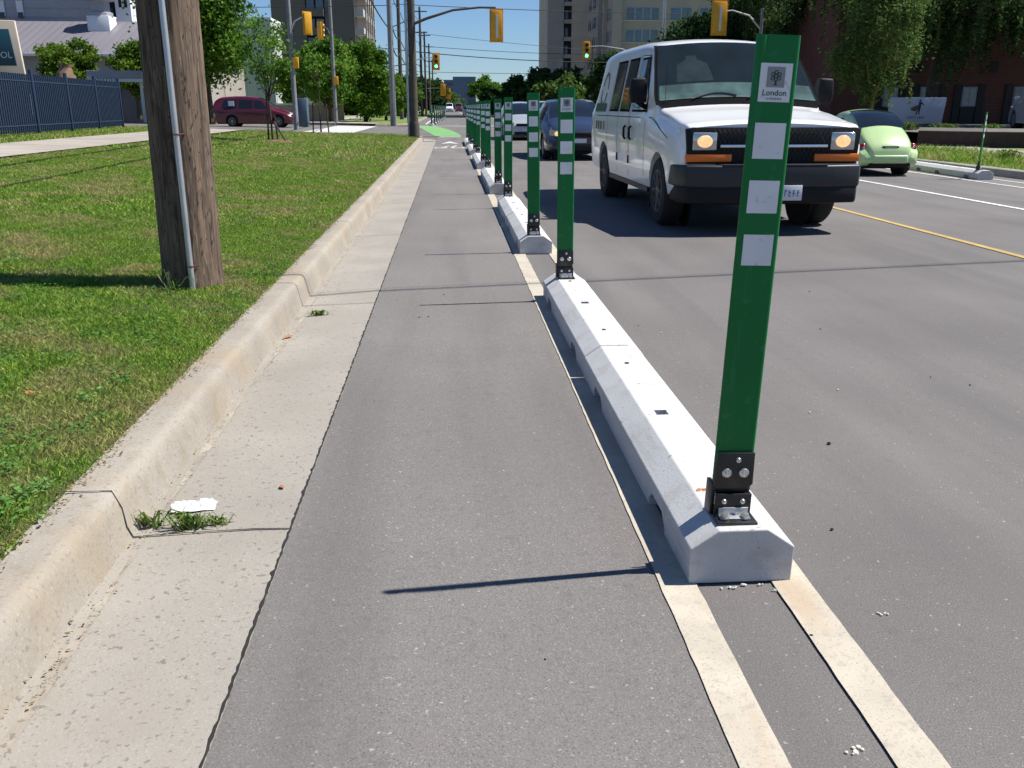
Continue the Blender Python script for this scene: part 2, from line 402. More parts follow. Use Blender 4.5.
# joints of kerb and gutter: thin dark cracks that follow the profile
jt = MB()
for yj, cr in ((2.67, .02), (6.16, .008), (9.65, .01), (13.1, .01), (16.6, .01), (20.1, .01), (23.6, .01), (27.1, .01)):
    prof = [(-.535, .0085), (-.75, .0015), (-1.02, -.009), (-1.016, .03), (-1.004, .09), (-.994, .13)]
    pts = [(-.535, .0085), (-.65, .005), (-.78, .0005), (-.9, -.003), (-1.03, -.009), (-1.041, .03), (-1.053, .09), (-1.063, .128), (-1.08, .149), (-1.12, .155), (-1.22, .156)]
    w0 = .0035
    G = []
    for (x, z) in pts:
        yy = yj + random.uniform(-cr, cr) * .5
        G.append([(x, yy - w0*random.uniform(.4, 1.2), z + .0012), (x, yy + w0, z + .0012)])
    jt.grid(G)
tag(jt.build('kerb_joint', M_TAR, recalc=False), kind='structure')
# ragged black seam between the gutter slab and the asphalt
G = []
y = -2.
while y < 37.5:
    st = .02 if y < 9 else .1
    G.append([(-.535 - random.uniform(.0, .006) - (.006 if random.random() < .06 else 0), y, .0082), (-.532 + random.uniform(0, .003), y, .0082)]); y += st
tag(MB().grid(G).build('asphalt_seam', M_TAR, recalc=False), kind='structure')
# silt line at the foot of the kerb
M_SILT = mat('silt', (.40, .36, .30), 1., .25, 5., bump=.5, bscale=120, col2=(.24, .21, .17), speck=[((.16, .13, .10), 60., .56, .64, .7)])
G = []
y = -2.
while y < 14:
    cx_ = -.985 + .012*math.sin(y*1.3); hw_ = .010 + .007*math.sin(y*3.7 + 1) + random.uniform(-.003, .003); G.append([(cx_ - hw_, y, -.0082), (cx_ + hw_, y, -.0068)]); y += .05
tag(MB().grid(G).build('gutter_silt', M_SILT, recalc=False), kind='structure')

def kerb_edge(y):
    if y < 37.6: return -1.215
    t = min(1, (y - 37.6) / 5.2); return -1.215 - 5.2 * (1 - math.sqrt(max(0, 1 - t*t)))
ys = list(np.arange(-4, 14, .25)) + list(np.arange(14, 43.2, .6)) + [42.6]
G = []
for y in sorted(ys):
    if y > 42.62: continue
    e = kerb_edge(y); xs = [e - v for v in (0, .1, .3, .6, 1, 1.5, 2, 2.6, 3.2, 4, 5, 6, 7, 8, 9, 11, 14, 20, 35, 60)]
    G.append([(x, y, lawn_h(x, y) - .012 + (.008 * smooth_noise(x, y) if x < e - .2 else 0)) for x in xs][::-1])
lawn = MB().grid(G).build('lawn_ground', M_SOIL, smooth=True, recalc=False); tag(lawn, kind='structure')
tag(sheet('sidewalk', -9.15, -7.35, -4, 42.4, 0, M_WALK, 2, 60, lambda x, y: lawn_h(x, y) + .02), kind='structure')
jt = MB()
for k in range(26):
    yy = 2 + k * 1.6; jt.grid([[(-9.15, yy, lawn_h(-9.15, yy) + .024), (-7.35, yy, lawn_h(-7.35, yy) + .024)], [(-9.15, yy+.02, lawn_h(-9.15, yy) + .024), (-7.35, yy+.02, lawn_h(-7.35, yy) + .024)]])
tag(jt.build('sidewalk_joint', M_TAR, recalc=False), kind='structure')

# lane markings
mk = MB()
def stripe(mb, x0, x1, y0, y1, z=.006, wob=0., st=.3):
    G = []; y = y0
    while y < y1 + 1e-6:
        G.append([(x0 + random.uniform(-wob, wob), y, z), (x1 + random.uniform(-wob, wob), y, z)]); y += st if y < 14 else 2
    mb.grid(G)
stripe(mk, .570, .675, -2, 39, .006, .0018, .06)
stripe(mk, .893, 1.000, -2, 39, .006, .0018, .06)
tag(mk.build('lane_line', M_PAINT, recalc=False), kind='structure')
mk = MB(); stripe(mk, 5.11, 5.19, -2, 39); tag(mk.build('yellow_centre_line', M_YELP, recalc=False), kind='structure')
mk = MB(); stripe(mk, 7.52, 7.61, -2, 39); stripe(mk, 9.55, 9.62, -2, 39); stripe(mk, 10.15, 10.21, -2, 39)
mk.box(-.45, .50, 42.1, 42.6, .004, .008)
mk.box(.75, 10.3, 39.6, 40.1, .004, .008)
for xx in (-1.9, 2.6, 5.2, 8.): mk.box(xx, xx + .12, 74, 240, .004, .008)
mk.box(-2.2, 10.3, 66.2, 66.9, .004, .008)
tag(mk.build('white_road_marking', M_WHITEP, recalc=False), kind='structure')
# bicycle pavement symbol and arrow in the bike lane
bk = MB()
def ring(mb, cx, cy, r, w, sy=2.2, n=18, z=.006):
    G = [[(cx + rr*math.cos(2*math.pi*k/n), cy + rr*sy*math.sin(2*math.pi*k/n), z) for rr in (r - w, r)] for k in range(n + 1)]; mb.grid(G)
ring(bk, -.30, 31.0, .22, .06); ring(bk, .28, 31.0, .22, .06)
bk.add([(-.3, 31.0, .006), (-.05, 32.6, .006), (.0, 32.6, .006), (-.22, 31.0, .006)], [(0, 1, 2, 3)])
bk.add([(.0, 31.0, .006), (.2, 32.8, .006), (.26, 32.8, .006), (.06, 31.0, .006)], [(0, 1, 2, 3)])
bk.add([(-.35, 34.2, .006), (0, 36.6, .006), (.35, 34.2, .006), (.0, 35.2, .006)], [(0, 1, 2, 3)])
tag(bk.build('bicycle_road_symbol', M_WHITEP, recalc=False), kind='structure')
# green bike crossing over the side street, with white edge dashes
G = []
for i in range(13):
    t = i / 12; y = 43.4 + t * 22.6; cx = -.05 - 1.55 * t
    G.append([(cx - .62, y, .008), (cx + .62 + .5*(1-t)*t*2, y, .008)])
tag(MB().grid(G).build('green_bike_crossing', M_GREENP, recalc=False), kind='structure')
# pale crosswalk on the side street
M_XW = mat('pale crosswalk concrete', (.50, .50, .48), .85, .06, 1.)
tag(sheet('crosswalk', -7.6, -5.0, 44.0, 65.2, 0, M_XW, 2, 6, lambda x, y: street_z(x) + .004), kind='structure')

# far side of the cross street: kerb, verge, path
PF = [(-70 + i * 3, 66.2) for i in range(21)]
for i in range(1, 11):
    a = math.pi/2 * i / 10; PF.append((-9 + 6.2 * math.sin(a), 66.2 + 5 * (1 - math.cos(a))))
PF += [(-2.75, 71.3 + i * 8) for i in range(1, 40)]
tag(MB().grid(sweep(PF, [(0, 0), (.02, .13), (.2, .14), (.22, 0)], zb)).build('far_kerb', M_KERB, recalc=False), kind='structure')
G = []
for y in [66.4, 67, 68, 69, 70, 71.5, 75, 80, 90, 110, 140, 200, 390]:
    t = (y - 66.2) / 5.1; e = -2.95 if t >= 1 else -9 + 6.0 * math.sqrt(max(0, 1 - (1 - t)**2))
    G.append([(x, y, street_z(x) + .13) for x in (-80, -40, -20, -12, e - 2 if e - 2 > -11.9 else -11.95, e)])
tag(MB().grid(G).build('far_verge', M_LAWN_FAR, recalc=False), kind='structure')
tag(sheet('far_path', -11.2, -9.0, 66.5, 200, 0, M_WALK, 1, 20, lambda x, y: street_z(x) + .15), kind='structure')
tag(sheet('corner_ramp', -8.8, -5.2, 66.3, 71, 0, M_WALK, 4, 4, lambda x, y: street_z(x) + .15), kind='structure')

# right-hand side
def right_z(x): return float(np.interp(x, [10.9, 13.5, 15.0, 40], [.14, .17, .2, .25]))
kr = MB().grid([[(10.74, y, 0), (10.76, y, .13), (10.80, y, .145), (10.92, y, .148), (10.94, y, 0)] for y in (-6, 0, 6, 12, 18, 24, 30, 36, 42)])
kr.grid([[(10.74, y, 0), (10.76, y, .13), (10.80, y, .145), (10.92, y, .148), (10.94, y, 0)] for y in (67, 100, 200, 400)])
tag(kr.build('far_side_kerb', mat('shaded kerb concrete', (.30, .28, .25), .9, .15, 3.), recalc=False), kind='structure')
tag(sheet('right_verge', 10.92, 40, -6, 42.5, 0, M_LAWN_FAR, 12, 12, lambda x, y: right_z(x) - .01), kind='structure')
tag(sheet('right_sidewalk', 13.5, 14.9, -6, 42.5, 0, M_WALK, 1, 12, lambda x, y: right_z(x) + .015), kind='structure')
tag(sheet('far_right_verge', 10.92, 120, 67, 500, .12, M_LAWN_FAR), kind='structure')

# ------------------------------------------------------------------ turf
def turf(name, y0, y1, dens, hgt, wid, label_mat, xmax_f, seed):
    rg = np.random.default_rng(seed); out = []; rn = []
    y = y0
    while y < y1:
        dy = .5 if y < 12 else 1.; xl = xmax_f(y + dy); e = kerb_edge(y)
        n = int(dens(y) * dy * (e - xl))
        xs = rg.uniform(xl, e + .012, n); yy = rg.uniform(y, y + dy, n)
        keep = ~((xs < -7.32) & (xs > -9.18)); xs = xs[keep]; yy = yy[keep]; n = len(xs)
        zz = np.array([0.]*n)
        # lawn height, vectorised
        a = np.interp(-xs, [1.2, 7.3, 9.1, 10.5, 25, 80], [.155, .50, .57, .62, .80, 1.2])
        b = .02 * np.maximum(0, -xs - 4) + .15
        t = np.clip((yy - 33) / 10, 0, 1); k = t*t*(3 - 2*t); zz = a*(1-k) + b*k - .014
        clump = np.sin(xs*9 + np.sin(yy*7)*1.5) * np.sin(yy*8 + xs*3) * .5 + .5
        big = np.clip(.5 + .5*np.sin(xs*1.3 + yy*.9) * np.cos(yy*.7 - xs*.5), 0, 1)
        H = hgt(y) * rg.uniform(.45, 1.25, n) * (.65 + .5*clump) * (.8 + .35*big); W = wid(y) * rg.uniform(.6, 1.4, n)
        edge = np.clip((e - xs) / .05, .75, 1); H *= edge
        th = rg.uniform(0, 2*np.pi, n); lean = rg.uniform(.1, 1.1, n) * H; la = rg.uniform(0, 2*np.pi, n)
        dx, dy_ = np.cos(th)*W, np.sin(th)*W; lx, ly = np.cos(la)*lean, np.sin(la)*lean
        base = np.stack([xs, yy, zz], 1)
        v0 = base - np.stack([dx, dy_, 0*dx], 1); v1 = base + np.stack([dx, dy_, 0*dx], 1)
        v2 = base + np.stack([dx*.6 + lx*.4, dy_*.6 + ly*.4, H*.65], 1); v3 = base + np.stack([lx, ly, H], 1)
        out.append(np.stack([v0, v1, v2, v3], 1).reshape(-1, 3))
        rn.append(np.clip(rg.normal(.42, .2, n) + .25*(clump - .5) + (rg.random(n) < .07) * .5, 0, 1))
        y += dy
    o = fast_mesh(name, np.concatenate(out), 4, L_GRASS, None, np.concatenate(rn))
    return tag(o, 'mown green grass with dry straw patches covering the lawn', 'grass', kind='stuff')
def xl(y): return min(-1.6, -.575 * y - .6)
turf('lawn_grass', 1.6, 9, lambda y: 22000 if y < 5 else 12500, lambda y: .030, lambda y: .0017, None, xl, 3)
turf('lawn_grass', 9, 20, lambda y: 4200, lambda y: .036, lambda y: .0038, None, xl, 4)
turf('lawn_grass', 20, 42.5, lambda y: 520, lambda y: .055, lambda y: .012, None, lambda y: max(-26, -.56*y - 1), 5)
def turf_right():
    rg = np.random.default_rng(11); n = 26000
    xs = rg.uniform(10.95, 13.48, n); yy = rg.uniform(14, 30, n)
    H = .07 * rg.uniform(.4, 1.4, n); H *= 1 + 1.3*(np.sin(xs*4 + yy*1.3) > .6) ; W = .010 * rg.uniform(.6, 1.3, n); th = rg.uniform(0, 6.28, n)
    dx, dy = np.cos(th)*W, np.sin(th)*W; z = np.interp(xs, [10.9, 13.5], [.14, .17]) - .012
    b = np.stack([xs, yy, z], 1); lx, ly = rg.normal(0, .5, n)*H, rg.normal(0, .5, n)*H
    V = np.stack([b - np.stack([dx, dy, 0*dx], 1), b + np.stack([dx, dy, 0*dx], 1), b + np.stack([dx*.6+lx*.5, dy*.6+ly*.5, H*.6], 1), b + np.stack([lx, ly, H], 1)], 1)
    return tag(fast_mesh('verge_grass', V.reshape(-1, 3), 4, L_GRASS, None, rg.uniform(.1, .9, n)), 'rough grass on the verge behind the far kerb', 'grass', kind='stuff')
turf_right()
def debris():
    rg = np.random.default_rng(19); n = 2600
    y = 1.8 + 12*rg.random(n)**1.6; x = np.where(rg.random(n) < .85, -1.205 + rg.normal(0, .018, n) + .012*np.sin(y*5) + .01*np.sin(y*13), -1.0 + rg.normal(0, .03, n))
    z = np.where(x < -1.08, .155, -.004); C = np.stack([x, y, z + .002], 1)
    V = leaf_quads(C, .0055, .8); V[:, 2] = np.repeat(C[:, 2], 4) + (V[:, 2] - np.repeat(C[:, 2], 4)) * .35
    return tag(fast_mesh('dry_thatch', V, 4, leafmat('thatch bits', [(.10, .055, .03), (.22, .14, .07), (.40, .30, .17)], .9, .1), None, rg.uniform(0, 1, n)), 'brown dry bits of grass and soil along the kerb edge', 'debris', kind='stuff')
debris()

def clover():
    rg = np.random.default_rng(29); C = []; rn = []
    for k in range(150):
        y = 2.2 + 9*rg.random()**1.3; x = rg.uniform(max(-5, -.57*y - .3), -1.28); n = int(rg.uniform(18, 70)); sp = rg.uniform(.03, .09)
        q = np.stack([x + rg.normal(0, sp, n), y + rg.normal(0, sp, n), lawn_h(x, y) + rg.uniform(.006, .026, n)], 1); C.append(q); rn.append(np.clip(rg.normal(rg.uniform(.2, .8), .15, n), 0, 1))
    C = np.concatenate(C); V = leaf_quads(C, .0085, .5, aspect=.8); V[:, 2] = np.repeat(C[:, 2], 4) + (V[:, 2] - np.repeat(C[:, 2], 4)) * .45
    return tag(fast_mesh('clover_patches', V, 4, leafmat('clover leaves', [(.05, .15, .03), (.10, .24, .05), (.20, .34, .09)]), None, np.concatenate(rn)), 'small clover and broad-leaved weeds scattered through the mown lawn', 'clover', kind='stuff')
clover()

# ------------------------------------------------------------------ concrete barrier blocks and green posts
def ordinal(n): return ['first', 'second', 'third', 'fourth', 'fifth', 'sixth', 'seventh', 'eighth', 'ninth', 'tenth', 'eleventh', 'twelfth', 'thirteenth', 'fourteenth', 'fifteenth', 'sixteenth'][n]
BX = .80
def block_mesh():
    L2 = 1.022
    prof = [(-.148, .0), (-.150, .108), (-.070, .163), (.070, .163), (.150, .108), (.148, .0)]
    o = MB().prism(prof, -L2, L2, 'y').build('body', M_BLOCK, None, bevel=.004, seg=2)
    cs = []
    for yy in (-.60, .60):
        c = MB().prism([(yy - .11, -.05), (yy - .11, .03), (yy - .07, .062), (yy + .07, .062), (yy + .11, .03), (yy + .11, -.05)], -.3, -.085, 'x').build('c', None); cs.append(c)
        c = MB().prism([(yy - .11, -.05), (yy - .11, .03), (yy - .07, .062), (yy + .07, .062), (yy + .11, .03), (yy + .11, -.05)], .085, .3, 'x').build('c', None); cs.append(c)
    cs.append(MB().box(-.024, .024, -.028, .028, .10, .25).build('c', None))
    boolean_cut(o, cs)
    for p in o.data.polygons: p.use_smooth = False
    return o
def make_block():
    t = thing('concrete_curb_block', 'x', 'curb block', (0, 0, 0), 0, 'concrete curb blocks along the bike lane')
    b = block_mesh(); b.parent = t
    s = MB().box(-.022, .022, -.026, .026, .105, .112).build('lifting_slot', M_PLAST, t)
    for yy in (-.70, .70): MB().lathe([(.001, .1638), (.012, .1642), (.009, .168), (.001, .169)], (0.0, yy, 0), n=10).build('anchor_bolt', M_RUST, t, smooth=True)
    return t
blk0 = make_block(); starts = [2.24, 8.26, 14.2, 20.1, 26.0, 31.9]
n = 0; BLK = []
for i, s in enumerate(starts):
    for k in (0, 1):
        o = blk0 if n == 0 else copy_tree(blk0); o.location = (BX - .004*s + .009 + random.uniform(-.003, .003), s + 1.022 + k * 2.056, .004); o.rotation_euler = (0, 0, random.uniform(-.003, .003))
        o['label'] = f'pale precast concrete curb block, {"near" if k == 0 else "far"} one of the {ordinal(i)} pair from the camera' ; n += 1
def make_post():
    t = thing('delineator_post', 'x', 'delineator post', (0, 0, 0), 0, 'green delineator posts along the bike lane')
    H = 1.305; hw = .0565
    def sec(z, hw=hw, th=.0095):
        pts = []
        for k in range(9): a = math.pi/2 + math.pi * k / 8; pts.append((-hw + th + math.cos(a)*th, math.sin(a)*th))
        for k in range(9): a = -math.pi/2 + math.pi * k / 8; pts.append((hw - th + math.cos(a)*th, math.sin(a)*th))
        return pts
    P = sec(0); mb = MB(); mb.prism(P, .085, H, 'z')
    mb.build('panel', M_GREEN, t, bevel=0, smooth=True, ang=50)
    # moulded groove on the upper left and rolled top edge
    g = MB(); g.tube([(-.040, -.007, H - .003), (-.040, -.007, H - .045), (-.042, -.006, H - .060)], [.008, .008, .003], 8)
    g.build('moulded_rib', M_GREEN, t, smooth=True)
    def plate(z0, z1, x=.0415, m=M_REFL, name='reflective_patch', y=-.0115): return MB().box(-x, x, y, y + .003, z0, z1).build(name, m, t)
    st = plate(1.145, 1.238, .041, name='city_sticker')
    def kid(mb_, name, m, par, **k): return mb_.build(name, m, par, **k)
    kid(MB().box(-.023, .023, -.0125, -.0114, 1.180, 1.229), 'emblem_square', M_GREY, st)
    e = MB()
    for (cx, cz) in ((-.0085, 1.2015), (.0085, 1.2015), (-.0085, 1.2115), (.0085, 1.2115), (0, 1.2065), (0, 1.2165), (0, 1.1985)):
        pts = [(cx + .0058*math.cos(math.pi/3*k), cz + .0055*math.sin(math.pi/3*k)) for k in range(6)]
        pin = [(cx + .0030*math.cos(math.pi/3*k), cz + .0028*math.sin(math.pi/3*k)) for k in range(6)]
        for k in range(6):
            k2 = (k + 1) % 6; e.add([(pts[k][0], -.0128, pts[k][1]), (pts[k2][0], -.0128, pts[k2][1]), (pin[k2][0], -.0128, pin[k2][1]), (pin[k][0], -.0128, pin[k][1])], [(0, 1, 2, 3)])
    e.add([(-.0022, -.0129, 1.197), (.0022, -.0129, 1.197), (.0026, -.0129, 1.187), (.008, -.0129, 1.185), (-.008, -.0129, 1.185), (-.0026, -.0129, 1.187)], [(0, 1, 2, 3, 4, 5)])
    kid(e, 'tree_emblem', M_DKPRINT, st, recalc=False)
    me = text_mesh('London', .0205, .0004); me.transform(Matrix.Translation((0, -.0122, 1.1665))); link_mesh('lettering', me, M_DKPRINT, st)
    me = text_mesh('CANADA', .0072, .0004, 1.5); me.transform(Matrix.Translation((0, -.0122, 1.1525))); link_mesh('lettering', me, M_DKPRINT, st)
    for z0, z1 in ((1.005, 1.094), (.866, .950), (.728, .810)): plate(z0, z1, .0405)
    # steel hinge bracket
    b = MB(); b.prism([(-.054, .195), (.054, .195), (.056, .10), (.034, .075), (-.040, .075), (-.060, .095)], -.0215, -.0150, 'y')
    b.box(-.050, .046, .0145, .019, .09, .19)
    br = b.build('upper_bracket', M_BLACK, t, bevel=.0015)
    l = MB(); l.box(-.062, -.050, -.018, .035, .004, .098); l.box(.048, .056, -.025, .03, .004, .070)
    l.box(-.054, .052, -.034, -.028, .012, .074); l.box(-.045, .045, -.030, .012, .062, .070)
    l.tube([(-.06, -.004, .082), (.052, -.004, .082)], .011, 12)
    l.build('hinge', M_BLACK, t, bevel=.0012)
    MB().box(-.056, .060, -.085, .045, 0, .008).build('foot_plate', M_BLACK, t, bevel=.0015)
    a = MB(); a.box(-.042, .044, -.039, -.0345, .010, .034); a.box(-.042, .044, -.066, -.035, .0085, .013)
    a.build('angle_clip', M_GALV, t, bevel=.001)
    for (x, z, r) in ((-.024, .135, .0145), (.026, .135, .0145), (0.006, .174, .008), (-.028, .052, .008), (.026, .052, .008)):
        y = -.0215 if z > .08 else -.034
        q = MB(); q.lathe([(r, y), (r, y - .0035), (r * .8, y - .006), (r * .5, y - .0062)], (x, 0, z), 'y', 16)
        q.lathe([(r * .52, y - .005), (r * .52, y - .0095), (r * .3, y - .0105)], (x, 0, z), 'y', 6)
        q.build('bolt', M_BOLT, t, smooth=True)
    for x in (-.028, .030):
        q = MB(); q.lathe([(.014, .010), (.014, .0155), (.011, .0155), (.010, .026), (.004, .027)], (x, -.058, 0), 'z', 14)
        q.build('bolt', M_BOLT, t, smooth=True)
    return t
post0 = make_post(); n = 0
for i, s in enumerate(starts):
    for k in (0, 1):
        yy = s + .115 if k == 0 else s + 3.93
        o = post0 if n == 0 else copy_tree(post0); o.location = ((BX - .010) if n == 0 else BX - .012 - .003*s, yy, .1675); o.scale = (1, 1, 1 if n == 0 else .962)
        o.rotation_euler = (random.uniform(-.004, .004), R(1.5) if n == 0 else random.uniform(-.012, .012), random.uniform(-.03, .03)); n += 1
        o['label'] = ('green post with city tree sticker and black hinge, nearest to the camera' if n == 1 else
                      f'green post with white patches on the {"near" if k == 0 else "far"} end of the {ordinal(i)} block pair')
# far-side barrier, right of the picture
fb = [(10.03, 17.6, 'nearer'), (10.15, 19.66, 'farther')]
for (x, y, wd) in fb:
    o = copy_tree(blk0); o.location = (x, y, .004); o.rotation_euler = (0, 0, R(-3)); o['label'] = f'pale curb block across the road by the far kerb, {wd} of two'; o['group'] = 'curb blocks on the far side of the road'
o = copy_tree(post0); o.location = (9.93, 16.78, .1675); o.scale = (1, 1, .80); o.rotation_euler = (0, R(2.0), R(50)); o['label'] = 'green post standing alone across the road by the far kerb'; o['group'] = 'green posts on the far side'
# beyond the junction
for k in range(8):
    yy = 66.5 + k * 6.5
    o = copy_tree(post0); o.location = (-1.25 + .10*k, yy, .1675); o['label'] = f'tiny green post beyond the junction, {ordinal(k)} of its row'; o['group'] = 'green posts beyond the junction'
    o = copy_tree(blk0); o.location = (-1.25 + .10*k, yy + 1.0, .004); o['label'] = f'tiny curb block beyond the junction, {ordinal(k)} of its row'; o['group'] = 'curb blocks beyond the junction'

# ------------------------------------------------------------------ wooden utility pole with conduit
t = thing('utility_pole', 'thick weathered wooden utility pole with steel conduit standing in the grass', 'utility pole', (-1.715, 6.03, .16))
G = []; n_ = 64; rp = random.Random(5)
prof_r = [0.006 * math.sin(5 * 2*math.pi*k/n_ + 1) + rp.uniform(-.0022, .0022) for k in range(n_)]
for zi in range(0, 121):
    z = -.1 + zi * .075; r0 = .186 - .0045 * z + (.012 if z < .15 else 0) * (1 - max(0, z)/.15)
    G.append([((r0 + prof_r[k % n_] + rp.uniform(-.0012, .0012)) * math.cos(2*math.pi*k/n_) + .010*z, (r0 + prof_r[k % n_]) * math.sin(2*math.pi*k/n_), z) for k in range(n_ + 1)])
MB().grid(G).build('shaft', M_WOOD, t, smooth=True, ang=80)
# bored and gouged marks left by climbing spikes
sp = MB()
for k in range(260):
    a = rp.uniform(math.pi*1.12, math.pi*2.05); z = rp.uniform(.15, 2.6); r0 = .186 - .0045*z + .0012; cx = .010*z
    hh = rp.uniform(.005, .020); ww = rp.uniform(.003, .008) / r0 / 2
    P = [(cx + (r0 + .0045)*math.cos(a + s_*ww), (r0 + .0045)*math.sin(a + s_*ww), z + q*hh) for s_, q in ((0, -1), (.8, -.3), (.7, .5), (0, 1), (-.8, .4), (-.7, -.5))]
    sp.add(P, [(0, 1, 2, 3, 4, 5)])
tag(sp.build('spike_scar', mat('dark split wood', (.05, .035, .025), 1., .3, 30.), t, recalc=False), kind='stuff')
cd = MB(); aa = math.radians(-76)
def cpt(z, off=.0): r0 = .186 - .0045*z + .024 + off; return (r0*math.cos(aa) - .003*z + .0, r0*math.sin(aa), z)
cd.tube([cpt(z) for z in (.02, .5, 1, 1.6, 2.4, 4, 6, 8)], .0185, 14); cd.build('conduit', M_GALV, t, smooth=True)
for z in (.17, .98, 1.80, 2.7, 3.6):
    c = cpt(z); q = MB(); q.tube([(c[0] - .045, c[1] + .022, z), (c[0] - .024, c[1] + .01, z), (c[0] - .012, c[1] - .020, z), (c[0] + .012, c[1] - .020, z), (c[0] + .024, c[1] + .01, z), (c[0] + .047, c[1] + .025, z)], .0055, 6)
    q.build('conduit_strap', M_RUST, t)
# a thin weed at its foot
def weed(name, label, x, y, z, n, h, seed, spread=.06, cat='weed', par=None, group=None, wd=.004):
    rg = np.random.default_rng(seed); out = []
    th = rg.uniform(0, 2*np.pi, n); r = rg.uniform(0, spread, n); bx, by = r*np.cos(th)*1.0, r*np.sin(th)*.45
    H = h * rg.uniform(.3, 1., n); la = rg.uniform(0, 2*np.pi, n); ln = H * rg.uniform(.4, 1.6, n); W = wd * rg.uniform(.5, 1.4, n)
    wx, wy = np.cos(th + 1.3)*W, np.sin(th + 1.3)*W; lx, ly = np.cos(la)*ln, np.sin(la)*ln*.5
    z0 = np.zeros(n)
    a = np.stack([bx - wx, by - wy, z0], 1); b = np.stack([bx + wx, by + wy, z0], 1)
    c = np.stack([bx + lx*.5 + wx, by + ly*.5 + wy, H*.8], 1); d = np.stack([bx + lx*.5 - wx, by + ly*.5 - wy, H*.8], 1)
    e = np.stack([bx + lx, by + ly, H*.55], 1)
    V = np.concatenate([np.stack([a, b, c, d], 1).reshape(-1, 3), np.stack([d, c, e, e - .0005], 1).reshape(-1, 3)])
    o = fast_mesh(name, V, 4, L_WEED, None, np.concatenate([rg.uniform(0, 1, n)]*2)); o.location = (x, y, z)
    return tag(o, label, cat, group)
weed('weed', 'wiry green weed at the foot of the wooden pole', -1.78, 5.80, .16, 14, .24, 21, .05)
weed('gutter_weed', 'small upright weed clump at the kerb end of the gutter crack', -.99, 2.74, -.006, 60, .075, 22, .035, wd=.0028, group='weeds in the gutter')
weed('gutter_weed', 'widest weed clump in the gutter crack below the crumpled paper', -.865, 2.72, -.006, 110, .07, 23, .065, wd=.003, group='weeds in the gutter')
weed('gutter_weed', 'low pale weed trailing towards the asphalt from the gutter crack', -.78, 2.735, -.004, 55, .045, 24, .055, wd=.0026, group='weeds in the gutter')
weed('gutter_weed', 'small weed at the second crack of the gutter, level with the pole', -.88, 5.85, -.006, 70, .045, 25, .07, group='weeds in the gutter')
# crumpled paper
G = []; rr = random.Random(3)
for i in range(13):
    G.append([(-.075 + .15*i/12 + rr.uniform(-.004, .004), -.035 + .07*j/6 + rr.uniform(-.004, .004), .004 + .022*rr.random() * (1 if 0 < i < 12 and 0 < j < 6 else .1)) for j in range(7)])
o = MB().grid(G).build('paper_litter', mat('crumpled white paper', (.80, .80, .80), .8, .03, 20.), recalc=False)
o.location = (-.895, 2.87, -.005); o.rotation_euler = (0, 0, .1); tag(o, 'crumpled white paper lying in the gutter above the weeds', 'litter')
# fallen leaves
def leaf(x, y, z, s, rz, label):
    P = [(-.5, 0, .05), (-.25, .22, .12), (.1, .26, .02), (.5, 0, .16), (.1, -.24, .1), (-.25, -.2, 0)]
    o = MB().add([(a*s, b*s, c*s) for a, b, c in P] + [(0, 0, .02*s)], [(i, (i+1) % 6, 6) for i in range(6)]).build('fallen_leaf', M_DRYLEAF)
    o.location = (x, y, z); o.rotation_euler = (.1, .1, rz); tag(o, label, 'leaf', 'fallen leaves')
leaf(.757, 2.52, .166, .042, .3, 'curled orange leaf on the barrier beside the nearest post')
leaf(-.975, 5.25, .0, .07, .8, 'reddish dry leaf in the gutter at the kerb foot')
leaf(-1.72, 3.62, .185, .06, .2, 'orange dry leaf on the grass at the left')
leaf(-2.45, 5.75, .215, .07, 1.2, 'pale tan leaf on the grass left of the wooden pole')
leaf(-.62, 3.0, .008, .035, 2., 'small brown leaf in the gutter close to the asphalt')
# droppings / paint splats and pebbles on the asphalt
M_SPLAT = mat('dried splat', (.62, .60, .50), .9, .1, 40.)
def splat(x, y, r, label, seed):
    rs = random.Random(seed); mb = MB()
    for k in range(9):
        cx, cy = rs.gauss(0, r*.5), rs.gauss(0, r*.4); q = r * rs.uniform(.15, .4)
        mb.lathe([(q, 0), (q*.8, .0035), (q*.2, .0045)], (cx, cy, 0), 'z', 9)
    o = mb.build('road_splat', M_SPLAT); o.location = (x, y, .001); tag(o, label, 'splat', 'pale splats on the asphalt')
splat(.828, 1.535, .018, 'cream splat between the two lane lines near the camera', 1)
splat(1.13, 2.05, .012, 'small white splat right of the outer lane line', 2)
splat(.885, 2.19, .008, 'tiny white splat beside the barrier end', 3)
rs_ = random.Random(77)
def stone(x, y, r, label, m):
    o = MB().ball((0, 0, r*.5), (r, r*.8, r*.6), 7, 5).build('pebble', m); o.location = (x, y, .002); tag(o, label, 'pebble', 'pebbles on the road')
stone(.90, 1.96, .006, 'black pebble on the inner edge of the outer lane line', M_TYRE)
stone(1.20, 2.55, .006, 'small dark pebble on the asphalt right of the barrier', M_TYRE)
stone(1.5, 3.3, .009, 'dark pebble on the traffic lane right of the barrier', M_TYRE)

for k in range(26):
    x_ = rs_.uniform(-.5, 3.2); y_ = rs_.uniform(1.5, 6.5); 
    if .5 < x_ < 1.05: continue
    stone(x_, y_, rs_.uniform(.0025, .006), 'stray grit stone lying on the open asphalt', M_TYRE if k % 3 else M_WHITEP)
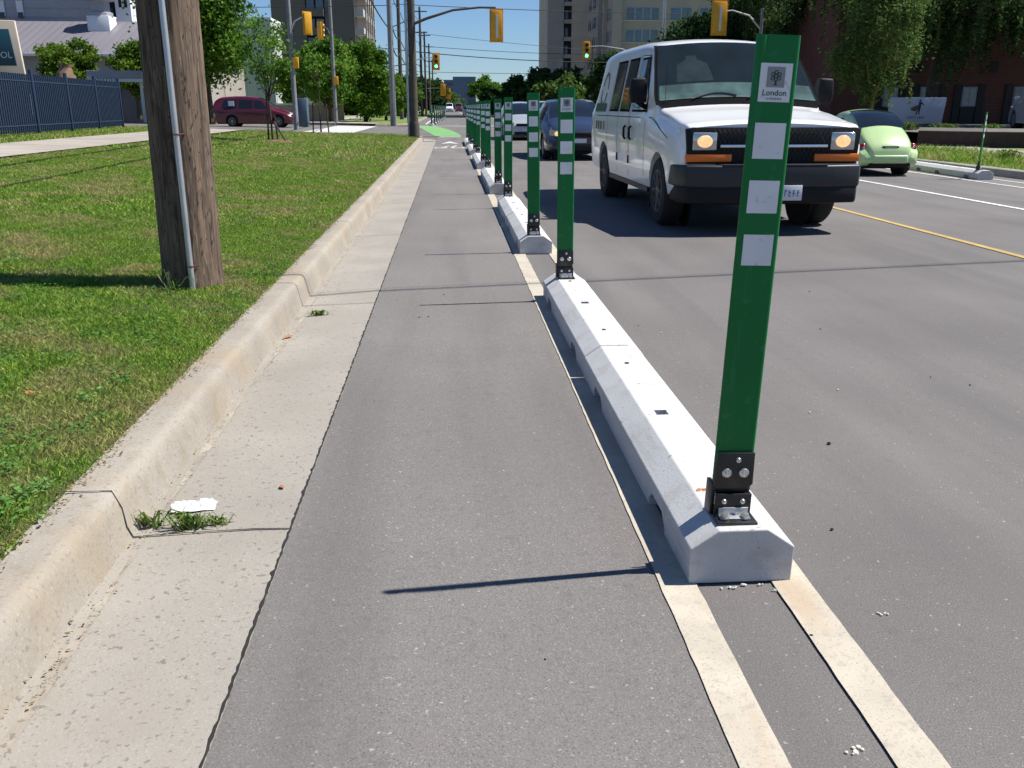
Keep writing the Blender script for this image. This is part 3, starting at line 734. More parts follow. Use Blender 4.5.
# ------------------------------------------------------------------ vehicles
def pchip(xs, ys, x):
    xs = np.asarray(xs, float); ys = np.asarray(ys, float); h = np.diff(xs); d = np.diff(ys) / h; m = np.zeros(len(xs))
    for i in range(1, len(xs) - 1):
        if d[i-1]*d[i] > 0:
            w1, w2 = 2*h[i] + h[i-1], h[i] + 2*h[i-1]; m[i] = (w1 + w2) / (w1/d[i-1] + w2/d[i])
    m[0], m[-1] = d[0], d[-1]
    x = min(max(x, xs[0]), xs[-1]); i = min(len(xs) - 2, max(0, int(np.searchsorted(xs, x, 'right')) - 1)); t = (x - xs[i]) / h[i]
    return float((2*t**3 - 3*t**2 + 1)*ys[i] + (t**3 - 2*t**2 + t)*h[i]*m[i] + (-2*t**3 + 3*t**2)*ys[i+1] + (t**3 - t**2)*h[i]*m[i+1])
class Body:
    """car body from stations (s, bottom, belt, top, half-width at belt, half-width at roof edge, corner radius); s runs from the nose to the tail"""
    def __init__(b, st, crown=.04): b.st = st; b.crown = crown; b.L = st[-1][0]; b.c = [[r[i] for r in st] for i in range(7)]
    def par(b, s): return [pchip(b.c[0], b.c[i], s) for i in range(1, 7)]
    def half(b, s):
        B, be, T, W, Wt, r = b.par(s); r = min(r, max(.01, (T - be) * .6)); be = min(be, T - r - .005)
        p = [(0, B), (W*.90, B), (W*.97, B + .03), (W*.992, B + .25*(be - B)), (W, B + .6*(be - B)), (W*.995, be - .02), (W*.985, be)]
        for k in (.33, .66, 1): p.append((W*.985 + (Wt - W*.985)*k, be + (T - r - be)*k))
        cx, cz = Wt - r, T - r
        for a in (25, 50, 75): p.append((cx + r*math.cos(R(a)), cz + r*math.sin(R(a))))
        for f in (.8, .5, .25, 0): p.append((cx*f, T + b.crown*(1 - f*f)))
        return p
    def side(b, s, z):
        p = b.half(s)[1:13]
        for (x0, z0), (x1, z1) in zip(p, p[1:]):
            if z0 <= z <= z1: return x0 + (x1 - x0) * (z - z0) / max(1e-6, z1 - z0)
        return p[-1][0] if z > p[-1][1] else p[0][0]
    def top(b, x, s):
        T = b.par(s)[2]; B, be, T, W, Wt, r = b.par(s); f = min(1, abs(x) / max(.05, Wt - min(r, .1))); return T + b.crown*(1 - f*f)
    def mesh(b, m, parent, n=80, name='body'):
        vs = []; fs = []; N = 0
        ss_ = sorted(set([b.L * (i/n) for i in range(n + 1)] + [r[0] for r in b.st]))
        for s in ss_:
            h = b.half(s); ring = [(x, s, z) for x, z in h] + [(-x, s, z) for x, z in h[-2:0:-1]]; N = len(ring); vs += ring
        for i in range(len(ss_) - 1):
            for k in range(N): k2 = (k + 1) % N; fs.append((i*N + k, i*N + k2, (i+1)*N + k2, (i+1)*N + k))
        fs += [tuple(range(N)), tuple(range((len(ss_)-1)*N, len(ss_)*N))]
        mb = MB(); mb.add(vs, fs)
        bm_o = mb.build(name, m, parent, smooth=True, ang=38)
        return bm_o
    def side_patch(b, quad, off=.004, n=8, sgn=1):
        """quad: four (s,z): bottom-front, bottom-rear, top-rear, top-front"""
        G = []
        for j in range(n + 1):
            v = j / n; row = []
            for i in range(n + 1):
                u = i / n
                s = (1-v)*((1-u)*quad[0][0] + u*quad[1][0]) + v*((1-u)*quad[3][0] + u*quad[2][0])
                z = (1-v)*((1-u)*quad[0][1] + u*quad[1][1]) + v*((1-u)*quad[3][1] + u*quad[2][1])
                row.append((sgn*(b.side(s, z) + off), s, z))
            G.append(row)
        return G
    def top_patch(b, s0, s1, f0, f1, k0=.92, k1=.92, off=.006, n=12):
        G = []
        for j in range(n + 1):
            s = s0 + (s1 - s0)*j/n; B, be, T, W, Wt, r = b.par(s); hw = (Wt - r*.3) * (k0 + (k1 - k0)*j/n); e = .02
            dz = (b.par(min(b.L, s + e))[2] - b.par(max(0, s - e))[2]) / (2*e); nn = Vector((0, -dz, 1)).normalized() * off
            G.append([(hw*(f0 + (f1 - f0)*i/n), s + nn.y, b.top(hw*(f0 + (f1 - f0)*i/n), s) + nn.z) for i in range(n + 1)])
        return G
    def side_line(b, pts, w=.010, sgn=1, off=.003):
        G = []
        P = []
        for (s0, z0), (s1, z1) in zip(pts, pts[1:]):
            for k in range(6): P.append((s0 + (s1 - s0)*k/6, z0 + (z1 - z0)*k/6, s1 - s0, z1 - z0))
        P.append((pts[-1][0], pts[-1][1], pts[-1][0] - pts[-2][0], pts[-1][1] - pts[-2][1]))
        for s, z, ds, dz in P:
            l = math.hypot(ds, dz); ns, nz = -dz/l*w/2, ds/l*w/2
            G.append([(sgn*(b.side(s + ns, z + nz) + off), s + ns, z + nz), (sgn*(b.side(s - ns, z - nz) + off), s - ns, z - nz)])
        return G
def wheels(t, axles, hx, r, wd, par_rim=M_RIM, spokes=8):
    for s in axles:
        for sg in (1, -1):
            o = sg
            w_ = MB(); ro = r
            w_.lathe([(r*.60, -wd/2), (r*.9, -wd/2), (r*.985, -wd*.36), (r, -wd*.25), (r, wd*.25), (r*.985, wd*.36), (r*.9, wd/2), (r*.60, wd/2)], (0, 0, 0), 'x', 32)
            wh = thing('wheel', None, None, (sg*hx, s, r)); wh.parent = t
            w_.build('tyre', M_TYRE, wh, smooth=True)
            q = MB(); y = wd/2 * sg
            q.lathe([(r*.62, y*.7), (r*.62, y*1.02), (r*.57, y*1.04), (r*.54, y*.75), (r*.22, y*.72), (r*.20, y*1.0), (r*.08, y*1.03)], (0, 0, 0), 'x', 28)
            for k in range(spokes):
                a = 2*math.pi*k/spokes; c, s_ = math.cos(a), math.sin(a)
                q.tube([(y*.92, c*r*.18, s_*r*.18), (y*.95, c*r*.56, s_*r*.56)], r*.055, 6)
            q.build('rim', par_rim, wh, smooth=True)
def arch_cut(o, axles, hx, r, W):
    cs = []
    for s in axles:
        for sg in (1, -1):
            c = MB(); c.lathe([(r, (hx - .17)*sg), (r, (W + .3)*sg)], (0, s, r*.92), 'x', 28); cs.append(c.build('c', None))
    boolean_cut(o, cs)
    bm = bmesh.new(); bm.from_mesh(o.data)
    for f in bm.faces: f.smooth = True
    for e in bm.edges:
        e.smooth = not (len(e.link_faces) == 2 and e.calc_face_angle(0) > R(30))
    bm.to_mesh(o.data); bm.free()

def place(t, x, y, rz, z=0): t.location = (x, y, z); t.rotation_euler = (0, 0, rz)

cr_ = random.Random(12)
for k in range(14):
    r_ = cr_.uniform(.002, .0045); side = k % 3
    x_, y_ = (cr_.uniform(.66, .95), 2.225 - cr_.uniform(0, .02)) if side else (.965 + cr_.uniform(0, .02), cr_.uniform(2.24, 2.5))
    o = MB().ball((0, 0, r_*.4), (r_*cr_.uniform(1, 2.4), r_, r_*.6), 6, 4).build('concrete_crumb', M_WHITEP if k % 2 else M_BLOCK); o.location = (x_, y_, .004); o.rotation_euler = (0, 0, cr_.uniform(0, 3))
    tag(o, 'tiny pale concrete crumb at the foot of the nearest curb block', 'crumb', 'concrete crumbs at the nearest block')
# --- white passenger van
def make_van():
    t = thing('cargo_van', 'white full-size van with lit headlights driving towards the camera', 'van')
    b = Body([(0.00, .44, .88, 1.095, .925, .89, .03), (.04, .40, .93, 1.125, .960, .92, .04), (.25, .36, 1.0, 1.155, .985, .93, .06), (.7, .36, 1.07, 1.225, 1.0, .935, .06),
              (1.12, .36, 1.12, 1.285, 1.0, .94, .06), (1.20, .36, 1.14, 1.335, 1.0, .955, .05), (1.56, .36, 1.20, 1.69, 1.0, .91, .07), (1.93, .36, 1.22, 1.995, 1.0, .855, .10), (2.15, .36, 1.22, 2.045, 1.0, .845, .13),
              (2.8, .36, 1.22, 2.085, 1.0, .845, .15), (4.2, .36, 1.22, 2.09, 1.0, .845, .15), (5.2, .38, 1.22, 2.06, .995, .83, .15), (5.52, .40, 1.22, 1.99, .98, .76, .15), (5.66, .45, 1.2, 1.80, .95, .74, .15), (5.70, .5, 1.15, 1.68, .92, .72, .15)], .045)
    body = b.mesh(M_WHITE, t, 110); ax = (.90, 4.33)
    arch_cut(body, ax, .86, .425, 1.0)
    wheels(t, ax, .86, .385, .245, mat('dull dark rim', (.10, .10, .105), .5, .1, metal=.5))
    MB().box(-.78, .78, .12, 5.5, .30, .40).build('underbody', M_PLAST, t, bevel=.01)
    for s in ax:
        for sg in (1, -1): MB().lathe([(.43, .68*sg), (.43, .70*sg)], (0, s, .39), 'x', 24).build('wheel_housing', M_PLAST, t)
    # glass
    ws = MB(); ws.grid(b.top_patch(1.235, 1.90, -1, 1, 1.0, .99)); sh = MB(); sh.grid(b.top_patch(1.175, 1.945, -1, 1, 1.04, 1.035, .0035)); 
    f = sh.build('windscreen_seal', M_MATT, t, smooth=True, recalc=False); wsg = ws.build('cabin_interior', mat('dark cabin lining', (.012, .016, .022), .8, .5, 3., spec=.1), t, smooth=True, recalc=False)
    db = MB(); db.grid(b.top_patch(1.235, 1.40, -.98, .98, 1.0, .99, .009)); db.build('dashboard', mat('pale green dash plastic', (.20, .27, .24), .8, .3, 5.), t, smooth=True, recalc=False)
    for x0 in (-.46, .46):
        q = MB(); G = []
        for i in range(7):
            sv = 1.42 + .30*i/6; hw = .22 - (.10 if i > 4 else 0) - .01*i; G.append([(x0 + hw*(j/4 - 1), sv, b.top(x0 + hw*(j/4 - 1), sv) + .009) for j in range(9)])
        q.grid(G); q.build('seat', mat('grey seat cloth', (.035, .04, .045), .9, .3, 6.), t, smooth=True, recalc=False)
    sw = MB(); P = [(.46 + .19*math.cos(a), 1.40 + .10*math.sin(a)) for a in [2*math.pi*k/20 for k in range(21)]]
    sw.tube([(x, sv, b.top(x, sv) + .010) for x, sv in P], .011, 5); sw.build('steering_wheel', M_MATT, t)
    gm = bpy.data.materials.new('clear windscreen'); gm.use_nodes = True; gN = gm.node_tree.nodes; gL = gm.node_tree.links; pb = gN['Principled BSDF']
    pb.inputs['Base Color'].default_value = (.02, .035, .05, 1); pb.inputs['Roughness'].default_value = .03
    tp = gN.new('ShaderNodeBsdfTransparent'); tp.inputs[0].default_value = (.80, .92, .93, 1); gx = gN.new('ShaderNodeMixShader'); gx.inputs[0].default_value = .30
    gL.new(tp.outputs[0], gx.inputs[1]); gL.new(pb.outputs[0], gx.inputs[2]); gL.new(gx.outputs[0], gN['Material Output'].inputs['Surface'])
    MB().grid(b.top_patch(1.235, 1.90, -1, 1, 1.0, .99, .020)).build('windscreen', gm, t, smooth=True, recalc=False)
    for sg in (1, -1):
        for nm, q in (('door_window', [(1.62, 1.27), (2.42, 1.27), (2.42, 1.86), (2.00, 1.86)]), ('side_window', [(2.66, 1.27), (3.22, 1.27), (3.22, 1.88), (2.66, 1.88)]),
                      ('side_window', [(3.40, 1.27), (3.98, 1.27), (3.98, 1.88), (3.40, 1.88)])):
            k = .028; q2 = [(q[0][0]-k*1.6, q[0][1]-k), (q[1][0]+k, q[1][1]-k), (q[2][0]+k, q[2][1]+k), (q[3][0]-k, q[3][1]+k)]
            fr = MB().grid(b.side_patch(q2, .003, 8, sg)).build(nm, M_MATT, t, smooth=True, recalc=False)
            MB().grid(b.side_patch(q, .006, 8, sg)).build('pane', M_GLASS, fr, smooth=True, recalc=False)
        ln = MB()
        for pts in ([(1.62, .50), (1.62, 1.22), (1.98, 1.90), (2.50, 1.92), (2.50, .45)], [(2.58, .45), (2.58, 1.93)], [(3.31, .45), (3.31, 1.93)], [(4.06, .45), (4.06, 1.93)], [(1.3, 1.18), (5.5, 1.18)], [(.5, .98), (1.3, 1.18)]): ln.grid(b.side_line(pts, .011, sg))
        ln.build('door_gap', M_LINE, t, recalc=False)
        ha = MB()
        for s in (2.36, 2.70): x = (b.side(s, .98) + .02)*sg; ha.tube([(x - .01*sg, s, .90), (x + .012*sg, s, .93), (x + .012*sg, s, 1.04), (x - .01*sg, s, 1.07)], .016, 8)
        for s in (2.52, 3.28): x = b.side(s, .66)*sg; ha.box(x - .01, x + .02 if sg > 0 else x + .01, s - .02, s + .03, .60, .70)
        ha.build('door_handle', M_PLAST, t, smooth=True)
        rk = MB(); x = .985*sg; rk.box(min(x, x - .03*sg), max(x, x - .03*sg), 1.4, 3.85, .33, .385); rk.build('rocker_trim', M_DGREY, t)
        mr = MB(); mr.prism([(-.13, -.14), (.13, -.14), (.15, -.02), (.13, .15), (-.10, .16), (-.14, .03)], -.05, .08, 'y')
        for i, v in enumerate(mr.v): mr.v[i] = (v[0]*.72*sg + 1.13*sg + .045, v[1] + 1.62, v[2]*.95 + 1.48)
        mr.build('wing_mirror', M_PLAST, t, bevel=.025, seg=3)
        MB().tube([(.97*sg, 1.75, 1.30), (1.08*sg, 1.68, 1.36)], .03, 8).build('mirror_arm', M_PLAST, t)
        # mud flap
        MB().box(min(.76*sg, .96*sg), max(.76*sg, .96*sg), 1.36, 1.375, .16, .50).build('mud_flap', M_PLAST, t)
    # front: black mask, grille, chrome bar, lights
    mask = MB(); mask.prism([(-.905, .735), (.905, .735), (.925, 1.085), (.86, 1.10), (-.86, 1.10), (-.925, 1.085)], -.028, .05, 'y')
    g = mask.build('front_mask', M_PLAST, t, bevel=.008)
    gr = MB()
    for i in range(23): x = -.55 + i*.05; gr.tube([(x - .09, -.034, .76), (x + .09, -.034, 1.08)], .005, 4); gr.tube([(x + .09, -.034, .76), (x - .09, -.034, 1.08)], .005, 4)
    gr.build('grille', M_DGREY, t)
    cb = MB(); cb.box(-.57, .57, -.055, -.03, .90, .93); cb.build('chrome_bar', M_CHROME, t, bevel=.005)
    for sg in (1, -1):
        x0, x1 = sorted((.605*sg, .86*sg))
        h = MB(); h.prism([(x0, .872), (x1, .872), (x1, 1.05), (x0, 1.05)], -.045, -.02, 'y'); hl = h.build('headlight', M_LAMPG, t, bevel=.012, seg=3)
        l = MB(); l.ball(((x0 + x1)/2, -.046, .96), (.082, .008, .062), 14, 8); l.build('bulb_glow', M_LAMP, hl, smooth=True)
        x0, x1 = sorted((.44*sg, .925*sg)); a = MB(); a.prism([(x0, .755), (x1, .755), (x1, .835), (x0, .835)], -.048, .02, 'y'); a.build('turn_signal', M_AMBER, t, bevel=.01, seg=2)
    # bumper
    def bump_poly(e): return [(-.985 - e, .42), (-.995 - e, .05), (-.93 - e, -.075), (-.6, -.145 - e), (.6, -.145 - e), (.93 + e, -.075), (.995 + e, .05), (.985 + e, .42), (.88, .42), (.85, .06), (-.85, .06), (-.88, .42)]
    bp = MB(); bp.prism(bump_poly(0), .50, .725, 'z'); bp.build('bumper', M_DGREY, t, bevel=.022, seg=3)
    bp = MB(); bp.prism(bump_poly(-.02), .335, .515, 'z'); bp.build('lower_valance', M_PLAST, t, bevel=.02, seg=2)
    bp = MB(); bp.prism([(-.55, -.15), (.55, -.15), (.6, -.03), (-.6, -.03)], .716, .735, 'z'); bp.build('bumper_step', M_DGREY, t, bevel=.005)
    pl = MB().box(-.02, .29, -.178, -.168, .37, .525).build('number_plate', M_PLATE, t, bevel=.003)
    q = MB()
    for k in range(6): q.box(.012 + k*.045, .020 + k*.045, -.1795, -.178, .41, .475); q.box(.020 + k*.045, .034 + k*.045, -.1795, -.178, .41 + .027*(k % 3), .420 + .027*(k % 3)); q.box(.020 + k*.045, .034 + k*.045, -.1795, -.178, .465 - .02*(k % 2), .475 - .02*(k % 2))
    q.build('plate_characters', M_PLATEC, pl)
    # bonnet gaps, cowl, wipers, antenna
    q = MB()
    for sg in (1, -1):
        pts = [(sg*(.78 + .02*math.sin(k)*.0), .06 + k*.1, 0) for k in range(12)]
        G = [];
        for (x, s, _) in pts: G.append([(x, s, b.top(x, s) + .004 - .0), (x + .008, s, b.top(x + .008, s) + .004)])
    cw = MB(); cw.grid(b.top_patch(1.125, 1.19, -1, 1, 1., 1., .004)); cw.build('cowl', M_MATT, t, recalc=False)
    wp = MB()
    for x0, x1, s1 in ((-.55, -.02, 1.27), (.10, .66, 1.27)):
        P = []
        for k in range(7): u = k/6; x = x0 + (x1 - x0)*u; s = 1.20 + (s1 - 1.20)*math.sin(u*2.6); P.append((x, s, b.top(x, s) + .025))
        wp.tube(P, .009, 6)
    wp.build('wiper', M_PLAST, t)
    MB().tube([(-.86, 1.2, 1.3), (-.87, 1.17, 1.75)], .003, 5).build('antenna', M_PLAST, t)
    MB().ball((.12, 1.80, 1.90), .012).build('inspection_sticker', M_REFL, t)
    # side graphics on the driver-off side: round emblem, green band, small marks
    for sg in (-1,):
        dec = MB(); cs, cz, rr_ = 4.72, 1.55, .25
        for k in range(28):
            a0, a1 = 2*math.pi*k/28, 2*math.pi*(k+1)/28
            if k % 7 == 0: continue
            dec.add([(sg*(b.side(cs + math.cos(a)*r_, cz + math.sin(a)*r_) + .004), cs + math.cos(a)*r_, cz + math.sin(a)*r_) for a, r_ in ((a0, rr_*.78), (a1, rr_*.78), (a1, rr_), (a0, rr_))], [(0, 1, 2, 3)])
        dec.build('round_emblem', mat('dark red print', (.16, .05, .05), .5, .2, 10.), t, recalc=False)
        dec = MB(); rd = random.Random(4)
        s = 4.30
        while s < 5.2:
            l = rd.uniform(.05, .09); z0 = 1.235; dec.grid(b.side_patch([(s, z0), (s + l, z0), (s + l, z0 + rd.choice((.11, .13))), (s, z0 + .12)], .004, 2, sg)); s += l + .02
        dec.build('green_band', mat('green print', (.03, .12, .05), .5, .1, 10.), t, recalc=False)
        dec = MB()
        for s, l in ((4.30, .08), (4.52, .12), (4.72, .12), (4.92, .12)):
            dec.grid(b.side_patch([(s, .98), (s + l, .98), (s + l, 1.10), (s, 1.10)], .004, 3, sg))
        dec.build('grey_print', mat('grey side print', (.09, .08, .07), .5, .4, 20.), t, recalc=False)
    return t
van = make_van(); place(van, 3.35, 9.47, R(.8)); 

def make_car(name, label, paint, st, ax, hx, r, glass, side_glass, lights='front', wd=.2, plate_z=.5, extras=None, rim=M_RIM, lit=False, group=None, crown=.04):
    """glass: list of (name, s0, s1, k0, k1) top patches; side_glass: list of quads"""
    t = thing(name, label, 'car', group=group)
    b = Body(st, crown); W = max(x[4] for x in st)
    body = b.mesh(paint, t, 70); arch_cut(body, ax, hx, r + .045, W)
    wheels(t, ax, hx, r, wd, rim, 7)
    MB().box(-W*.78, W*.78, .3, b.L - .3, .17, .30).build('underbody', M_PLAST, t)
    for s in ax:
        for sg in (1, -1): MB().lathe([(r + .05, (hx - .16)*sg), (r + .05, (hx - .14)*sg)], (0, s, r), 'x', 20).build('wheel_housing', M_PLAST, t)
    for nm, s0, s1, k0, k1 in glass: MB().grid(b.top_patch(s0, s1, -1, 1, k0, k1, .004)).build(nm, M_GLASS, t, smooth=True, recalc=False)
    for sg in (1, -1):
        for q in side_glass: MB().grid(b.side_patch(q, .004, 6, sg)).build('side_window', M_GLASS, t, smooth=True, recalc=False)
    if extras: extras(t, b)
    return t
def front_kit(lz=.66, lx=.60, W=.85, grille=True, plate=True, lit=False, mirror=(1.35, .95), wide=.26):
    def f(t, b):
        for sg in (1, -1):
            x0, x1 = (lx*sg), ((lx + wide)*sg); xs = sorted((x0, x1))
            h = MB(); y0 = -.01
            G = []
            for j in range(5):
                z = lz - .07 + .14*j/4
                G.append([(x, -.02 + .35*max(0, (abs(x) - lx + .02))**1.3 , z + .12*(abs(x) - lx)) for x in [xs[0] + (xs[1]-xs[0])*i/5 for i in range(6)]])
            m1 = MB(); G2 = [[(p[0], p[1] + .12, p[2]) for p in r_] for r_ in G]
            m1.add([p for r_ in G for p in r_], [(i*6+j, i*6+j+1, (i+1)*6+j+1, (i+1)*6+j) for i in range(4) for j in range(5)])
            hl = m1.build('headlight', M_LAMPG, t, smooth=True, recalc=False)
            if lit: MB().ball(((lx + .07)*sg, -.03, lz), (.07, .02, .055)).build('bulb_glow', M_LAMP, hl, smooth=True)
            MB().prism([(-.06*sg, -.06), (.10*sg, -.05), (.12*sg, .06), (-.04*sg, .07)], -.04, .06, 'y').build('wing_mirror', M_PLAST if lit else t_paint(t), t, bevel=.02).location = ((W + .06)*sg, mirror[0], mirror[1])
        if grille: MB().box(-.42, .42, -.035, .02, lz - .09, lz + .03).build('grille', M_PLAST, t, bevel=.01)
        MB().box(-.5, .5, -.04, .02, .26, .40).build('lower_grille', M_PLAST, t, bevel=.01)
        if plate: MB().box(-.15, .15, -.055, -.04, .44, .54).build('number_plate', M_PLATE, t)
    return f
def t_paint(t): return [c for c in bpy.data.objects if c.parent == t and c.name.startswith('body')][0].data.materials[0]

HATCH = [(0, .30, .45, .58, .70, .55, .05), (.06, .24, .5, .66, .78, .62, .08), (.35, .20, .6, .80, .85, .68, .10), (.9, .20, .8, .96, .875, .70, .10), (1.15, .20, .86, 1.05, .88, .68, .10),
         (1.6, .2, .90, 1.28, .88, .62, .10), (2.1, .2, .92, 1.44, .88, .58, .10), (2.7, .2, .93, 1.48, .88, .58, .10), (3.5, .22, .95, 1.42, .87, .57, .10), (4.0, .24, .95, 1.22, .84, .58, .1), (4.35, .28, .85, 1.0, .78, .62, .08), (4.45, .35, .7, .86, .70, .58, .08)]
M_NAVY = mat('dark blue paint', (.018, .024, .045), .25, .05, 2., coat=.7)
c = make_car('parked_car', 'x', M_NAVY, HATCH, (.85, 3.55), .75, .31, [('windscreen', 1.12, 2.02, .98, .96)], [[(1.5, .98), (2.3, .98), (2.3, 1.36), (2.0, 1.36)], [(2.36, .98), (3.2, 1.0), (3.2, 1.35), (2.36, 1.37)]],
             extras=front_kit(.66, .52, .88, lit=True, mirror=(1.45, 1.0)))
c.name = 'hatchback_car'; c['label'] = 'dark blue hatchback with lit headlights waiting behind the white van'; place(c, 3.27, 23.2, R(1)); c['category'] = 'car'
MINI = [(0, .30, .5, .66, .74, .60, .05), (.06, .24, .55, .76, .80, .66, .08), (.4, .2, .72, .92, .90, .72, .10), (.85, .2, .85, 1.04, .94, .74, .10), (1.1, .2, .92, 1.14, .95, .74, .10), (1.6, .2, .95, 1.45, .95, .68, .1), (2.1, .2, .96, 1.66, .95, .64, .12),
        (3.0, .2, .98, 1.73, .95, .64, .12), (4.3, .22, .98, 1.68, .94, .63, .12), (4.8, .24, .98, 1.45, .90, .62, .12), (4.95, .3, .9, 1.1, .86, .62, .1), (5.0, .4, .7, .9, .78, .6, .08)]
M_SILV = mat('silver paint', (.48, .50, .52), .3, .02, 2., metal=.35, coat=.6)
sgl = [[(1.45, 1.02), (2.35, 1.02), (2.35, 1.52), (1.95, 1.50)], [(2.42, 1.02), (3.3, 1.02), (3.3, 1.56), (2.42, 1.53)], [(3.38, 1.02), (4.4, 1.04), (4.2, 1.54), (3.38, 1.56)]]
c = make_car('minivan', 'silver minivan in traffic seen between the green posts', M_SILV, MINI, (.9, 3.9), .80, .33, [('windscreen', 1.1, 2.05, .98, .96)], sgl, extras=front_kit(.74, .52, .95, mirror=(1.4, 1.1))); place(c, 3.08, 37.5, R(1)); c.scale = (.95, 1, .86)
c2 = copy_tree(c); c2['label'] = 'pale silver minivan farther back, its roof above the dark hatchback'; c2.name = 'minivan'; place(c2, 5.05, 34.5, 0); c2.scale = (.95, .9, .90)
c3 = copy_tree(c); c3['label'] = 'pale car barely visible right of the silver minivan'; c3.name = 'minivan'; place(c3, 4.7, 44.5, 0); c3.scale = (.95, .9, .9)
for q_ in (c, c2, c3): q_['group'] = 'silver vehicles in the oncoming traffic'
M_MAROON = mat('maroon paint', (.10, .010, .018), .25, .05, 2., coat=.7)
c = make_car('minivan', 'maroon minivan crossing the side street behind the saplings', M_MAROON, MINI, (.9, 3.75), .80, .33, [('windscreen', 1.1, 2.05, .98, .96)], sgl, extras=front_kit(.74, .52, .95, mirror=(1.4, 1.1)))
place(c, -9.3, 57.5, R(90), street_z(-12)); c.scale = (.95, .95, 1.0)
# rear window patch (paper in the window) on the maroon van
MB().box(-.9, -.86, 3.55, 3.9, 1.2, 1.48).build('window_paper', M_REFL, c)

# --- light green beetle-shaped car, seen from behind
M_LIME = mat('pale lime paint', (.44, .60, .27), .25, .02, 2., coat=.8)
BUG = [(0, .30, .42, .52, .52, .40, .05), (.08, .24, .46, .62, .62, .46, .1), (.4, .2, .55, .82, .80, .52, .15), (.9, .2, .66, 1.0, .84, .54, .18), (1.15, .2, .74, 1.10, .85, .56, .15), (1.5, .2, .82, 1.33, .86, .58, .15), (1.9, .2, .84, 1.47, .86, .58, .18),
       (2.3, .2, .84, 1.50, .86, .60, .20), (2.8, .2, .82, 1.44, .86, .62, .22), (3.2, .2, .78, 1.26, .86, .66, .22), (3.5, .2, .72, 1.06, .85, .68, .22), (3.8, .22, .64, .86, .82, .64, .20), (4.0, .26, .52, .68, .76, .56, .14), (4.08, .32, .42, .54, .66, .48, .08)]
def bug_extra(t, b):
    for s in (.82, 3.33):
        for sg in (1, -1):
            q = MB(); q.ball((.68*sg, s, .36), (.205, .56, .37), 28, 14); o = q.build('fender', M_LIME, t, smooth=True)
            c_ = MB(); c_.lathe([(.345, .55*sg), (.345, 1.2*sg)], (0, s, .31), 'x', 26); k = c_.build('c', None)
            c2_ = MB(); c2_.box(-1.2, 1.2, 0, 5, -.5, .2); k2 = c2_.build('c', None); boolean_cut(o, [k, k2])
    for sg in (1, -1):
        q = MB(); q.ball((.66*sg, 3.86, .66), (.11, .06, .105), 18, 10); o = q.build('tail_light', M_RED, t, smooth=True); 
        q = MB(); q.ball((.66*sg, 3.915, .66), (.035, .012, .035), 12, 8); q.build('lamp_center', M_LAMPG, o, smooth=True)
        MB().ball((.93*sg, 1.5, .98), (.10, .07, .065)).build('wing_mirror', M_LIME, t, smooth=True)
    q = MB(); q.prism([(-.60, 3.9), (-.45, 4.12), (.45, 4.12), (.60, 3.9)], .30, .50, 'z'); q.build('rear_bumper', M_LIME, t, bevel=.05, seg=4)
    MB().box(-.55, .55, 3.8, 4.08, .22, .31).build('diffuser', M_PLAST, t, bevel=.02)
    rc = MB().box(-.22, .22, 4.00, 4.035, .52, .70).build('plate_recess', M_PLAST, t, bevel=.01)
    pl = MB().box(-.16, .16, 4.034, 4.046, .56, .67).build('number_plate', M_PLATE, t)
    q = MB()
    for k in range(7): q.box(-.125 + k*.038, -.105 + k*.038, 4.046, 4.048, .59, .635)
    q.build('plate_characters', M_PLATEC, pl)
    MB().tube([(0, 2.55, 1.47), (0, 2.62, 1.55)], .012, 6).build('antenna', M_PLAST, t)
c = make_car('compact_car', 'rounded pale green compact car seen from behind on the far lane', M_LIME, BUG, (.82, 3.33), .72, .31, [('rear_window', 2.55, 3.42, 1.02, 1.04), ('windscreen', 1.12, 1.75, .98, .96)], [[(1.45, .9), (2.5, .9), (2.4, 1.32), (1.8, 1.32)]], extras=bug_extra)
c['category'] = 'car'; place(c, 8.66, 20.9, R(180 - 2)); c.scale = (.74, .84, .82); c.name = 'compact_car'
# --- distant vehicles
c4 = copy_tree(c2); c4['label'] = 'tiny silver car far down the road near the vanishing point'; place(c4, 2.9, 148, 0); c4['group'] = 'tiny vehicles far down the road'; c4.scale = (.8, .9, .85)
WV = [(0, .4, .8, .98, .9, .8, .05), (.5, .35, .95, 1.2, .98, .85, .1), (.9, .35, 1.1, 1.35, 1., .86, .1), (1.5, .35, 1.15, 2.2, 1., .85, .15), (5, .35, 1.15, 2.3, 1., .85, .15), (5.4, .4, 1.1, 2.2, .97, .82, .15)]
c5 = make_car('delivery_van', 'tiny white van far down the road left of the red car', M_WHITE, WV, (.9, 4.2), .85, .36, [('windscreen', .98, 1.42, .98, .96)], [], extras=front_kit(.8, .55, .95)); place(c5, .1, 245, 0); c5['category'] = 'van'; c5['group'] = 'tiny vehicles far down the road'
c6 = make_car('delivery_van', 'tiny dark red vehicle far down the road beside the white van', M_MAROON, WV, (.9, 4.2), .85, .36, [('windscreen', .98, 1.42, .98, .96)], [], extras=front_kit(.8, .55, .95)); place(c6, 2.6, 250, 0); c6['category'] = 'van'; c6['group'] = 'tiny vehicles far down the road'
# silver car at the right edge in the car park
c7 = copy_tree(c2); c7['label'] = 'silver car parked in front of the brick building at the right edge'; c7['group'] = 'parked cars by the brick building'; place(c7, 20.35, 31.5, R(165), .58); c7.scale = (1, 1, .9)
c8 = make_car('parked_car', 'dark car parked in the shade behind the green car', M_NAVY, HATCH, (.85, 3.55), .75, .31, [('windscreen', 1.12, 2.02, .98, .96)], [[(1.5, .98), (3.2, .98), (3.2, 1.36), (2.0, 1.36)]], extras=front_kit(.66, .52, .88, mirror=(1.45, 1.0)))
place(c8, 17.5, 45.5, R(20), .1)

